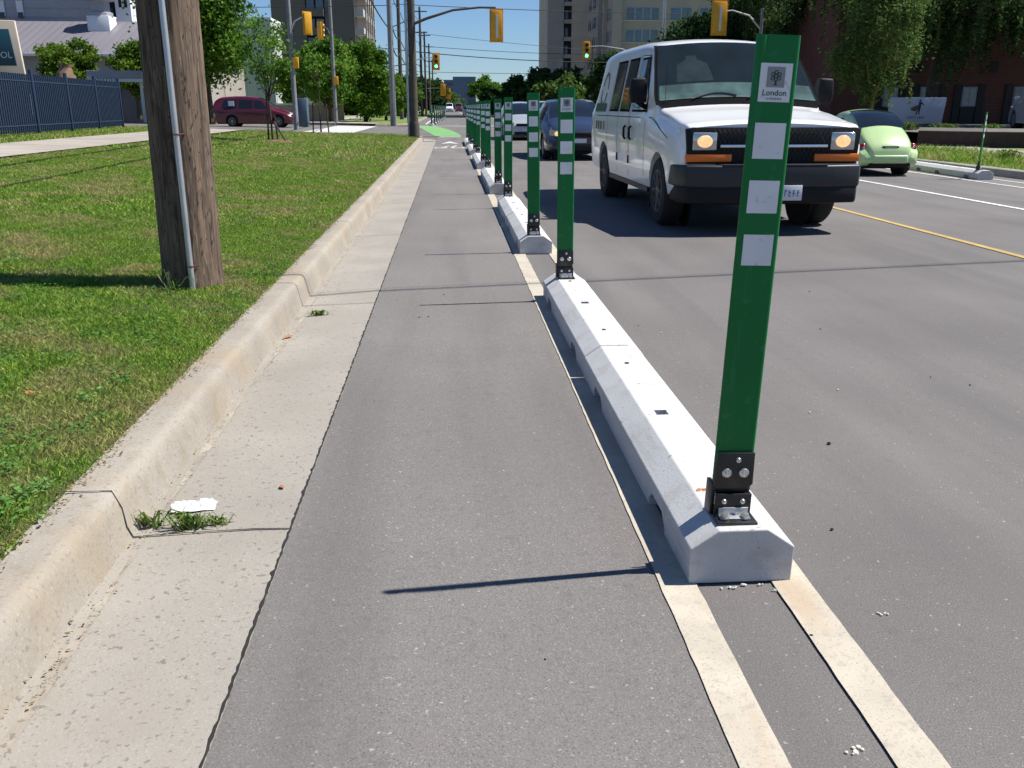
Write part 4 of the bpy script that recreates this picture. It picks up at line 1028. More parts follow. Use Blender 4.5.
# ------------------------------------------------------------------ poles, signals, wires
def signal_head(t, x, y, z, face, lit=None, h=1.05, wdt=.36, back=False):
    """three-lens head centred at (x,y,z), lenses towards angle face (0 = towards -y)"""
    hd = MB(); hd.box(-wdt/2, wdt/2, -.10, .12, -h/2, h/2); 
    o = hd.build('signal_head', M_SIGY, t, bevel=.02); o.location = (x, y, z); o.rotation_euler = (0, 0, face)
    bp = MB().box(-wdt*.62, wdt*.62, .0, .015, -h*.56, h*.56).build('backboard', M_SIGY, o)
    for k in (-1, 0, 1):
        zc = -k * h/3.2
        m = M_SIGG if (lit == 'green' and k == 1) else (M_SIGD)
        MB().lathe([(.115, -.101), (.10, -.115), (.04, -.12)], (0, 0, zc), 'y', 16).build('lens', m, o, smooth=True)
        G = [[(.125*math.cos(a), yy, zc + .125*math.sin(a)) for a in [math.pi*j/10 - .2 + .04*j for j in range(11)]] for yy in (-.10, -.30)]
        MB().grid(G).build('visor', M_SIGY if not lit else M_PLAST, o, recalc=False)
    if back: MB().box(-.05, .03, .12, .16, -h*.42, h*.36).build('mounting_rail', M_REFL, o)
    return o
# 1: near left pole carrying the long arm
t = thing('signal_pole', 'thick grey pole on the near left corner with long arm and amber signal', 'traffic light', (-1.38, 37.2, .155))
MB().tube([(0, 0, -.1), (0, 0, 3), (0, 0, 12)], [.165, .15, .13], 16).build('pole', M_DKPOLE, t, smooth=True)
MB().lathe([(.20, -.1), (.20, .45), (.17, .6)], n=16).build('base_sleeve', M_DKPOLE, t, smooth=True)
MB().tube([(.12, -.06, 4.2), (.6, -.1, 4.38), (1.6, -.1, 4.68), (2.6, -.1, 4.78), (3.24, -.1, 4.78)], [.06, .055, .045, .04, .035], 10).build('mast_arm', M_DKPOLE, t, smooth=True)
signal_head(t, 3.26, -.1, 4.13, R(180), None, 1.06, .42, True)
MB().tube([(-.215, .0, -.1), (-.205, .0, 12)], .05, 8).build('conduit', M_GALV, t, smooth=True)
# 2..: other signals
def sig_pole(label, x, y, z, head_xy, hz, lit, face, ph=5.6, h=1.05, w=.36, rad=.09, back=False, m=None, name='signal_pole', arm=True):
    t = thing(name, label, 'traffic light', (x, y, z))
    MB().tube([(0, 0, -.1), (0, 0, ph)], [rad, rad*.75], 10).build('pole', m or M_POLEG, t, smooth=True)
    dx, dy = head_xy
    if arm: MB().tube([(0, 0, hz - .5), (dx*.3, dy*.3, hz + .05), (dx*.7, dy*.7, hz + .25), (dx, dy, hz + .2)], [.045, .04, .03, .028], 8).build('mast_arm', M_GALV, t, smooth=True)
    signal_head(t, dx, dy, hz - .05, face, lit, h, w, back)
    return t
sig_pole('signal with green light beyond the junction left of the road', -3.3, 76, .1, (2.35, 0), 4.7, 'green', 0, 6.2, 1.15, .46)
sig_pole('signal with green light in front of the apartment towers', 13.2, 66, .1, (-3.6, 0), 5.0, 'green', 0, 5.4, 1.1, .44)
sig_pole('amber signal seen from behind above the white van', 13.4, 40.5, .12, (-1.85, 0), 4.85, None, R(180), 5.2, 1.25, .55, back=True)
sig_pole('tall thin pole with amber signal above the maroon minivan', -8.45, 52.5, street_z(-9) + .1, (.95, 0), 5.45, None, R(215), 9, 1.05, .42, rad=.14)
sig_pole('leaning-arm amber signal right of the tall thin pole', -8.1, 68, .15, (-.75, 0), 6.3, None, R(140), 14, 1.1, .42, rad=.13)
# pedestrian signal housings hanging on those two poles
for (x, y, z, lab) in ((-8.25, 52.4, 3.6, 'small amber walk signal on the tall thin pole'), (-7.95, 67.9, 3.1, 'small amber walk signal on the pole beyond the side street')):
    o = MB().box(-.16, .16, -.1, .1, -.28, .28).build('pedestrian_signal', M_SIGY, None, bevel=.02); o.location = (x, y, z); tag(o, lab, 'signal', 'walk signals')
# far junction
for (x, y, hx, hz, lab) in ((-6.5, 190, 6.4, 3.9, 'tiny left signal at the far junction'), (-7., 170, 6.0, 4.3, 'tiny upper left signal over the far traffic'), (20, 180, -7, 2.9, 'tiny right signal before the dark trees'), (11, 230, -3, 3.0, 'tiny signal at the road end left of the dark trees')):
    sig_pole(lab, x, y, 0, (hx, 0), hz, None, R(180), 6, 1.9, .8, .14)
# thin lamp post on the right
t = thing('lamp_post', 'tall pale lamp post rising behind the white van roof', 'lamp post', (12.0, 53, .1))
MB().tube([(0, 0, -.1), (0, 0, 10)], [.11, .07], 10).build('pole', M_GALV, t, smooth=True); MB().tube([(0, 0, 9.9), (-.8, 0, 10.3), (-1.8, 0, 10.35)], .035, 6).build('arm', M_GALV, t)
MB().ball((-2., 0, 10.3), (.35, .12, .07)).build('lamp_head', M_GALV, t, smooth=True)
t = thing('lamp_post', 'grey lamp post in front of the slab tower', 'lamp post', (18.0, 118, .1))
MB().tube([(0, 0, -.1), (0, 0, 9.5)], [.12, .08], 8).build('pole', M_DKPOLE, t, smooth=True); MB().tube([(0, 0, 9.4), (-1.4, 0, 9.7)], .05, 6).build('arm', M_DKPOLE, t)
# utility poles down the left side
UP = [(-3.95, 66.9, 13.0, .22, 'pale grey utility pole on the far left corner'), (-4.6, 92, 18, .20, 'dark utility pole second beyond the junction'), (-3.4, 120, 13, .18, 'third utility pole beyond the junction'),
      (-3.5, 145, 12, .18, 'fourth utility pole beyond the junction'), (-3.4, 172, 12, .18, 'fifth utility pole beyond the junction'), (-3.4, 205, 11, .18, 'sixth utility pole beyond the junction'), (-17.2, 105, 9.5, .15, 'utility pole beside the brown tower')]
for i, (x, y, h, r, lab) in enumerate(UP):
    t = thing('utility_pole', lab, 'utility pole', (x, y, .1), 0, 'utility poles beyond the junction')
    MB().tube([(0, 0, -.1), (0, 0, h)], [r, r*.7], 12).build('shaft', M_POLEG if i == 0 else M_DKPOLE, t, smooth=True)
    q = MB()
    for z in (h - .6, h - 3.): q.box(-.9, .9, -.06, .06, z, z + .12)
    if i == 0: q.tube([(0, 0, 6.4), (1.2, 0, 6.9)], .035, 6); q.tube([(0, 0, 3.9), (1.3, 0, 4.1)], .035, 6)
    q.build('cross_arm', M_DKPOLE, t)
    if i < 2:
        q = MB(); q.lathe([(.05, h - .9), (.22, h - .9), (.22, h - 1.9), (.05, h - 1.9)], (.35, 0, 0), n=12); q.build('transformer', M_POLEG, t, smooth=True)
def wire(a, b, sag, r, label, n=18, group='overhead cables'):
    a = Vector(a); b = Vector(b); P = [a.lerp(b, k/n) - Vector((0, 0, sag*4*(k/n)*(1 - k/n))) for k in range(n + 1)]
    tag(MB().tube(P, r, 6).build('overhead_cable', M_WIRE, None, recalc=False), label, 'cable', group)
U = (-1.70, 6.03)
# cable across the road, whose shadow crosses the asphalt
wire((U[0], U[1] + .0, 6.9), (16.5, 9.25, 7.3), .15, .017, 'cable from the wooden pole across the road, casting the line shadow')
wire((U[0], U[1] + .15, 6.55), (16.5, 9.3, 7.0), .35, .004, 'thin wire across the road beside the thicker cable')
# along the road, left side
wire((-1.95, -25, 5.6), (-1.95, 6.1, 5.25), .2, .036, 'lowest thick cable arriving at the wooden pole from behind')
wire((-1.95, 6.1, 5.25), (-3.95, 66.9, 6.4), .5, .036, 'lowest thick cable from the wooden pole to the far corner pole')
wire((-1.95, 6.1, 7.2), (-3.95, 66.9, 8.4), .6, .045, 'upper thick cable from the wooden pole to the far corner pole')
wire((-1.95, -25, 7.5), (-1.95, 6.1, 7.2), .2, .045, 'upper thick cable arriving at the wooden pole from behind')
for z0, s, r, wd in ((12.6, .8, .02, 'topmost'), (10., 1.2, .03, 'upper'), (7.3, 1., .045, 'middle'), (5.9, 1.1, .05, 'lowest')):
    wire((-3.95, 66.9, z0), (-4.6, 92, z0 + .3), s*.6, r, f'{wd} cable between the first two poles beyond the junction')
    wire((-4.6, 92, z0 + .3), (-3.6, 120, z0 - 1), s*.6, r, f'{wd} cable between the second and third far poles')
    wire((-3.6, 120, z0 - 1), (-3.4, 172, z0 - 1.5), s, r, f'{wd} cable running on to the farthest poles')
# span wires across the sky over the junction
wire((-40, 68, 8.1), (-3.95, 66.9, 7.95), .25, .024, 'span wire left of the corner pole high over the side street')
wire((-3.95, 66.9, 8.05), (30, 69, 7.7), .22, .024, 'highest span wire over the junction, at the amber signal height')
wire((-3.95, 66.9, 6.4), (30, 80, 5.4), .5, .016, 'thin second span wire over the junction')
wire((-4.6, 92, 6.5), (32, 96, 6.2), .8, .045, 'dark sagging span wire in the middle of the sky')
wire((-4.6, 92, 4.6), (32, 96, 4.9), .3, .022, 'faint lowest span wire over the road')
wire((-3.6, 120, 8.6), (34, 124, 8.2), .6, .03, 'faint span wire between the second and highest ones')
wire((-17.2, 105, 8.7), (-4.6, 92, 6.6), .3, .025, 'wire from the pole beside the brown tower to the corner')
wire((-40, 30, 8.3), (-12.0, 66, 10.), .4, .02, 'wire across the sky left of the brown tower')
# blue-grey cabinet, small roadside signs
t = thing('utility_cabinet', 'slim blue-grey cabinet standing beside the tall signal pole', 'cabinet', (-9.2, 60.2, street_z(-9)))
MB().box(-.30, .30, -.3, .3, 0, 1.72).build('cabinet_body', mat('blue-grey enamel', (.09, .15, .19), .5, .1, 3.), t, bevel=.03); MB().box(-.27, .27, -.315, -.30, .1, 1.6).build('door', MATS['blue-grey enamel'], t, bevel=.01)

# ------------------------------------------------------------------ left side: fence, sign, school
M_FENCE = mat('blue-green fence steel', (.016, .034, .075), .45, .05, 3.)
t = thing('steel_fence', 'dark blue steel picket fence beside the sidewalk', 'fence', (0, 0, 0))
fx = lambda y: -10.5 - .06*(y - 21) if y > 21 else -10.5
posts = [12.3, 14.9, 17.5, 20.1, 22.7, 25.3, 27.9, 30.5, 33.1]
pk = MB()
for i, y in enumerate(posts):
    x = fx(y); z = lawn_h(x, y); MB().box(x - .04, x + .04, y - .04, y + .04, z - .1, z + 1.60).build('fence_post', M_FENCE, t, bevel=.006)
for a, b_ in zip(posts, posts[1:]):
    pk = MB(); n_ = 19
    for zz in (.22, 1.30):
        pk.tube([(fx(a), a, lawn_h(fx(a), a) + zz), (fx(b_), b_, lawn_h(fx(b_), b_) + zz)], .026, 4)
    for k in range(1, n_):
        y = a + (b_ - a)*k/n_; x = fx(y); z = lawn_h(x, y); pk.box(x - .014, x + .014, y - .024, y + .024, z + .06, z + 1.48)
    pk.build('picket_panel', M_FENCE, t)
# return of the fence away from the road
for k in range(4):
    x0 = fx(33.1) - k*2.6; pk = MB(); z = lawn_h(x0, 33)
    MB().box(x0 - 2.64, x0 - 2.56, 33.1 + k*2.2 + 2.16, 33.1 + k*2.2 + 2.24, z, z + 1.65).build('fence_post', M_FENCE, t)
    for zz in (.22, 1.38): pk.tube([(x0, 33.1 + k*2.2, z + zz), (x0 - 2.6, 35.3 + k*2.2, z + zz)], .026, 4)
    for j in range(1, 20): u = j/20; pk.box(x0 - 2.6*u - .012, x0 - 2.6*u + .012, 33.09 + (k + u)*2.2, 33.11 + (k + u)*2.2 + .012, z + .06, z + 1.60)
    pk.build('picket_panel', M_FENCE, t)
# school sign
M_CREAM = mat('cream masonry', (.62, .52, .42), .85, .06, 2., bump=.1)
M_TEAL = mat('teal sign face', (.012, .075, .11), .4, .05, 2.)
t = thing('school_sign', 'cream masonry sign with teal panel reading SCHOOL behind the fence', 'sign', (-13.25, 27.0, .7))
MB().prism([(-2.2, -.2), (1.72, -.2), (1.56, 2.84), (-2.2, 2.95)], 0, .09, 'y').build('sign_wall', M_CREAM, t, bevel=.02)
pn = MB().prism([(-1.9, 1.68), (1.46, 1.68), (1.38, 2.62), (-1.9, 2.66)], -.03, 0, 'y').build('sign_panel', M_TEAL, t, bevel=.008)
me = text_mesh('SCHOOL', .235, .004, 1.02); me.transform(Matrix.Translation((.90, -.034, 1.95))); link_mesh('lettering', me, M_REFL, pn)
# brown stump and round bushes
t = thing('carved_trunk', 'broken brown tree trunk standing behind the blue fence', 'tree stump', (-14.75, 38.0, .8))
G = []; rr = random.Random(8)
for i in range(14):
    z = i*.17 - .1; r0 = .30 + .10*math.sin(z*2.5) + (.12 if 8 < i < 12 else 0)
    G.append([((r0 + rr.uniform(-.05, .05))*math.cos(a) + .1*math.sin(z*3), (r0 + rr.uniform(-.05, .05))*math.sin(a), z + (rr.uniform(-.15, .1) if i == 13 else 0)) for a in [2*math.pi*k/14 for k in range(14)] + [0]])
MB().grid(G).build('trunk', mat('bare brown wood', (.30, .20, .12), .9, .25, 4., bump=.6, bscale=8), t, smooth=True)
tree('round_bush_tree', 'dome shaped green tree behind the fence before the school', -17.45, 45, .9, 3.4, 1.12, L_BUSH, 60, 330, .065, .10, crown_lo=.28, seed=31, shape='dome', group='clipped trees before the school')
tree('round_bush_tree', 'dense small green tree left of the wooden pole', -14.45, 45, .9, 3.4, .95, L_BUSH, 45, 300, .065, .10, crown_lo=.22, seed=32, shape='dome', group='clipped trees before the school')

M_SLATE = mat('purple grey metal roof', (.19, .178, .20), .55, .05, 1., stretch=(1, .1, .1))
M_SIDING = mat('grey siding', (.33, .335, .36), .7, .05, 2.)
M_BEIGEW = mat('grey beige wall', (.38, .34, .31), .85, .08, .5)
M_WHITEB = mat('white wall', (.70, .71, .72), .7, .04, .5)
t = thing('school_building', 'low school with purple grey roof, upper siding wall and roof vent', 'building', (-24, 60, 0))
MB().box(-14, 8.4, .6, 14, 0, 4.35).build('wall', M_BEIGEW, t)
G = [[(-14.5, 0, 4.42), (8.9, 0, 4.42)], [(-14.5, 6.2, 7.75), (8.9, 6.2, 7.75)]]
r_ = MB(); r_.prism([(0, 4.30), (0, 4.42), (6.2, 6.75), (12.4, 4.42), (12.4, 4.30)], -14.5, 8.9, 'x'); rf = r_.build('roof', M_SLATE, t)
q = MB()
for k in range(47): x = -14.3 + k*.5; q.add([(x, .01, 4.455), (x + .04, .01, 4.455), (x + .04, 6.2, 6.785), (x, 6.2, 6.785)], [(0, 1, 2, 3)])
q.build('standing_seam', M_SLATE, rf, recalc=False)
MB().box(-14.5, 8.9, -.10, -.0, 4.26, 4.44).build('gutter', M_WHITEB, t, bevel=.01)
MB().box(-14, 2.6, 7.0, 16, 5.0, 15.5).build('upper_wall', M_SIDING, t)
q = MB()
for z in np.arange(6.5, 14, .55): q.box(-14, 2.6, 6.97, 6.995, z, z + .03)
q.build('siding_line', M_BEIGEW, t)
for x in (-5.9, -4.7):
    o = MB().box(x, x + .42, 6.90, 6.96, 7.1, 9.6).build('window', M_WHITEB, t); MB().box(x + .04, x + .38, 6.87, 6.90, 7.0, 7.35).build('pane', M_GLASS, o); MB().box(x + .04, x + .38, 6.87, 6.90, 8.1, 9.5).build('pane', M_GLASS, o)
for x in (-6.8, 0.2): o = MB().box(x, x + 2.0, .54, .62, 1.4, 3.9).build('window', M_SIDING, t); MB().box(x + .1, x + 1.9, .52, .545, 1.5, 3.8).build('pane', M_WHITEB, o)
cup = MB(); cup.box(.75, 2.15, 4.2, 5.6, 5.4, 6.95); cb_ = cup.build('roof_vent', M_WHITEB, t, bevel=.02)
MB().lathe([(.78, 6.95), (.78, 7.15), (.62, 7.2), (.62, 7.85), (1.1, 7.95), (1.1, 8.1), (.2, 8.8)], (1.45, 4.9, 0), 'z', 8).build('vent_cap', M_SIDING, cb_)
q = MB(); q.box(1.75, 2.75, 6.9, 9, 5, 16); tw = q.build('white_tower', M_WHITEB, t)
for x in (2.0, 2.36): MB().box(x, x + .18, 6.85, 6.9, 7.7, 8.4).build('slot_window', M_PLAST, tw)
q = MB(); q.tube([(.6, 6.8, 9.0), (1.7, 6.8, 8.2)], .06, 6); q.tube([(1.2, 6.8, 7.2), (1.8, 6.8, 7.0)], .06, 6); q.tube([(1.35, 6.8, 6.6), (1.25, 6.8, 10)], .07, 6); q.build('white_strut', M_WHITEB, t)
MB().box(1.35, 1.75, 6.95, 7.0, 6.8, 13).build('stair_glass', M_GLASS, t)
# white canopy
t = thing('open_canopy', 'white flat-roofed canopy on posts at the end of the blue fence', 'canopy', (-13.6, 40, .78))
MB().box(-1.15, 1.12, -.1, 2.2, 1.62, 1.95).build('roof', M_SIDING, t, bevel=.02); MB().box(-1.2, 1.16, -.16, -.11, 1.5, 1.62).build('fascia', M_WHITEB, t); MB().box(1.08, 1.20, -.15, 2.25, 1.45, 1.9).build('fascia', M_WHITEB, t)
for (x, y) in ((-1.1, 0), (.96, 0), (1.08, 1.0), (1.08, 2.1), (-1.1, 2.1)): MB().box(x - .05, x + .05, y - .05, y + .05, -.1, 1.62).build('canopy_post', M_WHITEB, t, bevel=.005)
tag(sheet('path_to_school', -13.9, -13.1, 34.5, 36, 0, M_WALK, 1, 2, lambda x, y: .8), kind='structure')
# wall behind, closing the lawn
M_DKWALL = mat('dark fence boards', (.10, .10, .105), .9, .1, 2.)  # dark grey base colour for the boards and their posts
t = thing('board_fence', 'dark board fence closing the school lawn', 'fence', (-16, 56, .4))
q = MB(); q.box(-16, -1.2, 0, .08, 0, 2.1); q.build('boards', M_DKWALL, t)
for k in range(9): MB().box(-16 + k*1.85, -15.85 + k*1.85, -.06, 0, 0, 2.2).build('fence_post', M_DKWALL, t)
# pale concrete building right of the maple
M_PALEC = mat('pale concrete panels', (.50, .52, .53), .85, .05, .4)
t = thing('concrete_hall', 'windowless pale concrete hall behind the big maple', 'building', (-19.5, 90, .3))
MB().box(-1.2, 3.3, 0, 5, 0, 8.6).build('wall', M_PALEC, t); MB().box(-1.25, 3.35, -.05, 5.05, 8.6, 8.85).build('parapet', M_WHITEB, t)
q = MB()
for k in range(5): q.box(-.2 + k*.9, -.17 + k*.9, -.01, 0.0, 0, 8.6)
q.build('panel_joint', M_SIDING, t)
MB().box(-12, -1.21, 2, 20, 0, 3.6).build('low_wing', M_SIDING, t)
# low garden walls near the minivan
t = thing('garden_wall', 'low beige garden wall behind the pole and cabinet', 'wall', (-13, 74, .3))
MB().box(-1.4, 4.8, 0, .3, 0, 1.15).build('wall_body', mat('beige blocks', (.42, .38, .33), .9, .1, 3.), t); MB().box(-1.45, 4.85, -.05, .35, 1.15, 1.27).build('coping', M_WHITEB, t)
t = thing('white_house', 'small pale house partly hidden behind the near sapling', 'house', (-14.2, 86, .3))
MB().box(0, 3.2, 0, 5, 0, 3.4).build('wall', M_WHITEB, t); MB().prism([(-.2, 3.4), (1.6, 4.4), (3.4, 3.4)], -.3, 5.3, 'y').build('roof', M_BEIGEW, t)
o = MB().box(.5, 1.3, -.05, 0, 1.3, 2.5).build('window', M_WHITEB, t); MB().box(.57, 1.23, -.06, -.05, 1.37, 2.43).build('pane', M_GLASS, o)
# yellow building
M_YELB = mat('yellow ochre brick', (.55, .38, .18), .85, .06, 1.)
t = thing('yellow_building', 'narrow ochre building behind the grey corner pole', 'building', (-8.5, 130, .3))
MB().box(-.4, 1.6, 0, 6, 0, 4.1).build('wall', M_YELB, t); MB().box(.6, 1.65, -.05, 6, 4.1, 5.1).build('gable', M_YELB, t)
for z in (1.2, 2.9): MB().box(.3, .8, -.08, -.01, z, z + .9).build('window', M_GLASS, t)

# ------------------------------------------------------------------ towers
M_BRICKD = mat('dark brown brick', (.165, .14, .132), .9, .06, .3)
M_TAN = mat('tan concrete', (.50, .44, .39), .85, .06, .2)
M_BAL = mat('balcony slab', (.52, .50, .48), .8, .05, 1.)
M_BWIN = mat('bluish window glass', (.10, .16, .24), .12, .25, .3, spec=.8)
t = thing('apartment_tower', 'dark brown brick apartment tower on the left with balconies on its right face', 'building', (-26.8, 150, 0))
MB().box(0, 12.6, 0, 26, 0, 46).build('wall', M_BRICKD, t)
def win(parent, *b, m=None, name='window', mull=None):
    o = MB().box(*b).build(name, m or M_BWIN, parent)
    if mull: mull(o)
    return o
for k in range(11):
    z = 1.2 + k*2.7
    win(t, 5.3, 8.0, -.9, -.02, z - .15, z + .9, m=M_BRICKD, name='balcony')
    win(t, 5.4, 6.5, -.06, -.021, z + .9, z + 2.2); win(t, 6.8, 7.9, -.06, -.021, z + .9, z + 2.2)
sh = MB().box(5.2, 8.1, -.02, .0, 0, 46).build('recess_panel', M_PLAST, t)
for k in range(11):
    z = 1.2 + k*2.7
    for y in (.6, 4.8, 9.0, 13.2, 17.4, 21.6): win(t, 12.62, 13.9, y, y + 3.0, z, z + 1.05, m=M_BAL, name='balcony')
for y in (4.0, 8.2, 12.4, 16.6, 20.8): win(t, 12.61, 14.1, y, y + .5, 0, 46, m=M_TAN, name='pier')
for k in range(11):
    z = 1.2 + k*2.7
    for y in (.7, 4.9, 9.1, 13.3, 17.5, 21.7): win(t, 12.605, 12.66, y, y + 2.8, z + 1.1, z + 2.4)
t = thing('apartment_tower', 'slim pale slab tower with a dark balcony slot, right of the road', 'building', (15.6, 150, 0))
MB().box(0, 6.3, 0, 14, 0, 44).build('wall', mat('grey tan concrete', (.44, .40, .375), .85, .06, .3, bump=0), t)
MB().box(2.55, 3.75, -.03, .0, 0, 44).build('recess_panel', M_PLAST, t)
for k in range(17):
    z = 1.0 + k*2.55; win(t, 2.6, 3.7, -.7, -.05, z, z + .55, m=MATS['grey tan concrete'], name='balcony'); win(t, 2.75, 3.2, -.06, -.031, z + .7, z + 1.9)
q = MB()
for k in range(17): z = 1.0 + k*2.55; q.box(0, 2.5, -.012, 0.0, z, z + .06); q.box(3.8, 6.3, -.012, 0, z, z + .06)
q.build('floor_joint', M_BEIGEW, t)
t = thing('apartment_tower', 'broad tan apartment block with rows of bluish windows above the van', 'building', (20.9, 122, 0))
wm = mat('tan brick', (.42, .34, .30), .9, .06, .4)
MB().box(0, 24, 0, 24, 0, 44).build('wall', wm, t)
for k in range(10):
    z = 1.4 + k*2.65
    for (a, b_) in ((1.9, 6.0), (7.6, 10.2), (11.4, 16.4), (17.4, 22)):
        o = win(t, a, b_, -.06, -.01, z, z + 1.35); f = MB(); n_ = int((b_ - a)/.9)
        for j in range(1, n_): x = a + (b_ - a)*j/n_; f.box(x - .05, x + .05, -.10, -.06, z, z + 1.35)
        f.build('mullion', M_TAN, o)
    for y in (.8, 5.0, 9.2, 13.4, 17.6):
        o = win(t, -.06, -.01, y, y + 2.6, z, z + 1.35); MB().box(-.1, -.06, y + 1.25, y + 1.35, z, z + 1.35).build('mullion', M_TAN, o)
q = MB()
for k in range(16): z = 1.4 + k*2.65; q.box(1.2, 23.5, -.16, -.0, z - .25, z - .1)
q.build('sill_band', M_TAN, t)
q = MB(); q.box(.02, 1.2, -.5, -.0, 0, 44.2); q.box(-.5, -.0, 3.6, 4.4, 0, 44.2); q.box(-.5, -.0, 8.0, 8.6, 0, 44.2); q.build('pier', wm, t)
t = thing('office_block', 'distant bluish office block at the end of the road', 'building', (-2.6, 520, 0))
M_BLUEB = mat('bluish far building', (.10, .15, .22), .5, .05, .1)  # one bluish base colour for wall and wing
MB().box(0, 13, 0, 12, 0, 15.5).build('wall', M_BLUEB, t); MB().box(5, 17.5, 1, 12, 0, 17.2).build('wing', M_BLUEB, t)
mfw = mat('far window band', (.05, .08, .13), .3, 0)
for k in range(4): win(t, 0.1, 4.9, -.1, -.01, 3.5 + k*3, 5 + k*3, m=mfw, name='window_band'); win(t, 5.1, 17.4, .85, .99, 3.5 + k*3, 5.2 + k*3, m=mfw, name='window_band')

# ------------------------------------------------------------------ right side: brick house, sign, retaining wall
def brick_mat():
    m = mat('dark red brick', (.15, .055, .04), .9, .12, 2.)
    return m
M_BRICK = brick_mat()
t = thing('brick_building', 'dark red brick building with shuttered windows behind the trees', 'building', (17.0, 41, 0), R(-6))
MB().box(0, 17, 0, 10, 0, 6.2).build('wall', M_BRICK, t); MB().box(-.2, 17.2, -.25, 10.2, 6.2, 6.45).build('eave', M_PLAST, t)
q = MB()
for z in np.arange(.3, 6.1, .155): q.box(0, 17, -.004, .0, z, z + .022)
q.build('mortar_course', mat('mortar', (.13, .09, .075), .9, .1, 3.), t)
M_SHUT = mat('black shutters', (.010, .011, .012), .6, .1, 5.)
for x in (2.55, 4.15, 5.98, 8.2):
    MB().box(x - .30, x + .30, -.07, -.01, .2, 1.30).build('lower_panel', M_SHUT, t)
    fr = MB().box(x - .32, x + .32, -.08, -.01, 1.32, 2.15).build('window', M_SIDING, t)
    MB().box(x - .27, x + .27, -.10, -.08, 1.37, 2.1).build('pane', M_BWIN, fr)
    q = MB(); q.box(x - .012, x + .012, -.11, -.10, 1.37, 2.1)
    for z in (1.6, 1.85): q.box(x - .27, x + .27, -.11, -.10, z, z + .024)
    q.build('mullion', M_SIDING, fr)
    for sg in (-1, 1): MB().box(min(x + .36*sg, x + .66*sg), max(x + .36*sg, x + .66*sg), -.07, -.01, .3, 2.25).build('shutter', M_SHUT, t)
for x in (3.6, 5.2, 6.9, 8.7): MB().box(x - .16, x + .16, -.05, -.005, 2.75, 3.2).build('vent_window', M_SHUT, t)
M_PANEL = mat('pale sign panel', (.40, .41, .47), .6, .04, 2.)
t = thing('lawn_sign', 'pale board sign with a dancing figure silhouette before the brick building', 'sign', (16.35, 32, .35), R(-4))
MB().prism([(-.98, .42), (.94, .38), (1.02, 1.27), (-.95, 1.27)], -.03, .03, 'y').build('sign_panel', M_PANEL, t, bevel=.008)
for x in (-.8, .8): MB().box(x - .05, x + .05, .03, .12, -.3, 1.2).build('sign_post', M_PLAST, t)
sd = MB()
sd.ball((.10, -.034, 1.17), (.032, .004, .035), 10, 6)
sd.add([(p[0], -.034, p[1]) for p in [(.06, 1.13), (.14, 1.13), (.15, .98), (.13, .84), (.12, .70), (.08, .70), (.09, .84), (.02, .70), (-.03, .70), (.05, .86), (.06, 1.0)]], [tuple(range(11))])
sd.add([(p[0], -.034, p[1]) for p in [(.14, 1.12), (.26, 1.03), (.25, 1.01), (.14, 1.06)]], [(0, 1, 2, 3)])
sd.build('figure_silhouette', mat('black print', (.01, .01, .012), .5, 0), t, recalc=False)
MB().add([(p[0], -.033, p[1]) for p in [(.07, 1.02), (-.02, 1.0), (-.20, .92), (-.19, .84), (-.02, .80), (.06, .88)]], [tuple(range(6))]).build('figure_skirt', mat('brown print', (.11, .075, .05), .6, .3, 8.), t, recalc=False)
q = MB(); x = -.30; rd = random.Random(9)
while x < .30:
    w_ = rd.uniform(.03, .05); hh = .075
    q.box(x, x + .014, -.034, -.031, .56, .56 + hh); q.box(x + .014, x + w_, -.034, -.031, .56 + rd.choice((0, .03, .06)), .575 + rd.choice((0, .03, .06))); x += w_ + .018 + (.05 if abs(x + .02) < .02 else 0)
q.build('illegible_lettering', MATS['dark red print'] if False else mat('slate print', (.08, .08, .11), .6, 0), t)
t = thing('retaining_wall', 'low dark brick retaining wall with pale coping at the far sidewalk', 'wall', (0, 0, 0))
q = MB(); P0 = [(13.95, 27.0), (15.2, 25.6), (22, 21.6)]
G = []; M_DKBR = mat('dark brick', (.07, .04, .035), .9, .15, 6.)
for (a, b_) in zip(P0, P0[1:]):
    d = Vector((b_[0]-a[0], b_[1]-a[1])).normalized(); n_ = Vector((-d.y, d.x))*.25
    z0, z1 = .15, .60
    q.add([(a[0], a[1], z0), (b_[0], b_[1], z0), (b_[0]+n_.x, b_[1]+n_.y, z0), (a[0]+n_.x, a[1]+n_.y, z0), (a[0], a[1], z1), (b_[0], b_[1], z1), (b_[0]+n_.x, b_[1]+n_.y, z1), (a[0]+n_.x, a[1]+n_.y, z1)],
          [(0,3,2,1),(4,5,6,7),(0,1,5,4),(1,2,6,5),(2,3,7,6),(3,0,4,7)])
q.build('wall_body', M_DKBR, t)
q = MB()
for (a, b_) in zip(P0, P0[1:]): q.tube([(a[0] + .08, a[1] + .1, .63), (b_[0] + .08, b_[1] + .1, .63)], .09, 4)
q.build('coping', M_WALK, t)
o = MB().add([(14.0, 27.2, .58), (22.2, 21.9, .58), (45, 22, .58), (45, 41, .58), (15, 41, .58), (14.0, 33, .58)], [(0, 1, 2, 3, 4, 5)]).build('car_park', M_ASPH); tag(o, kind='structure')
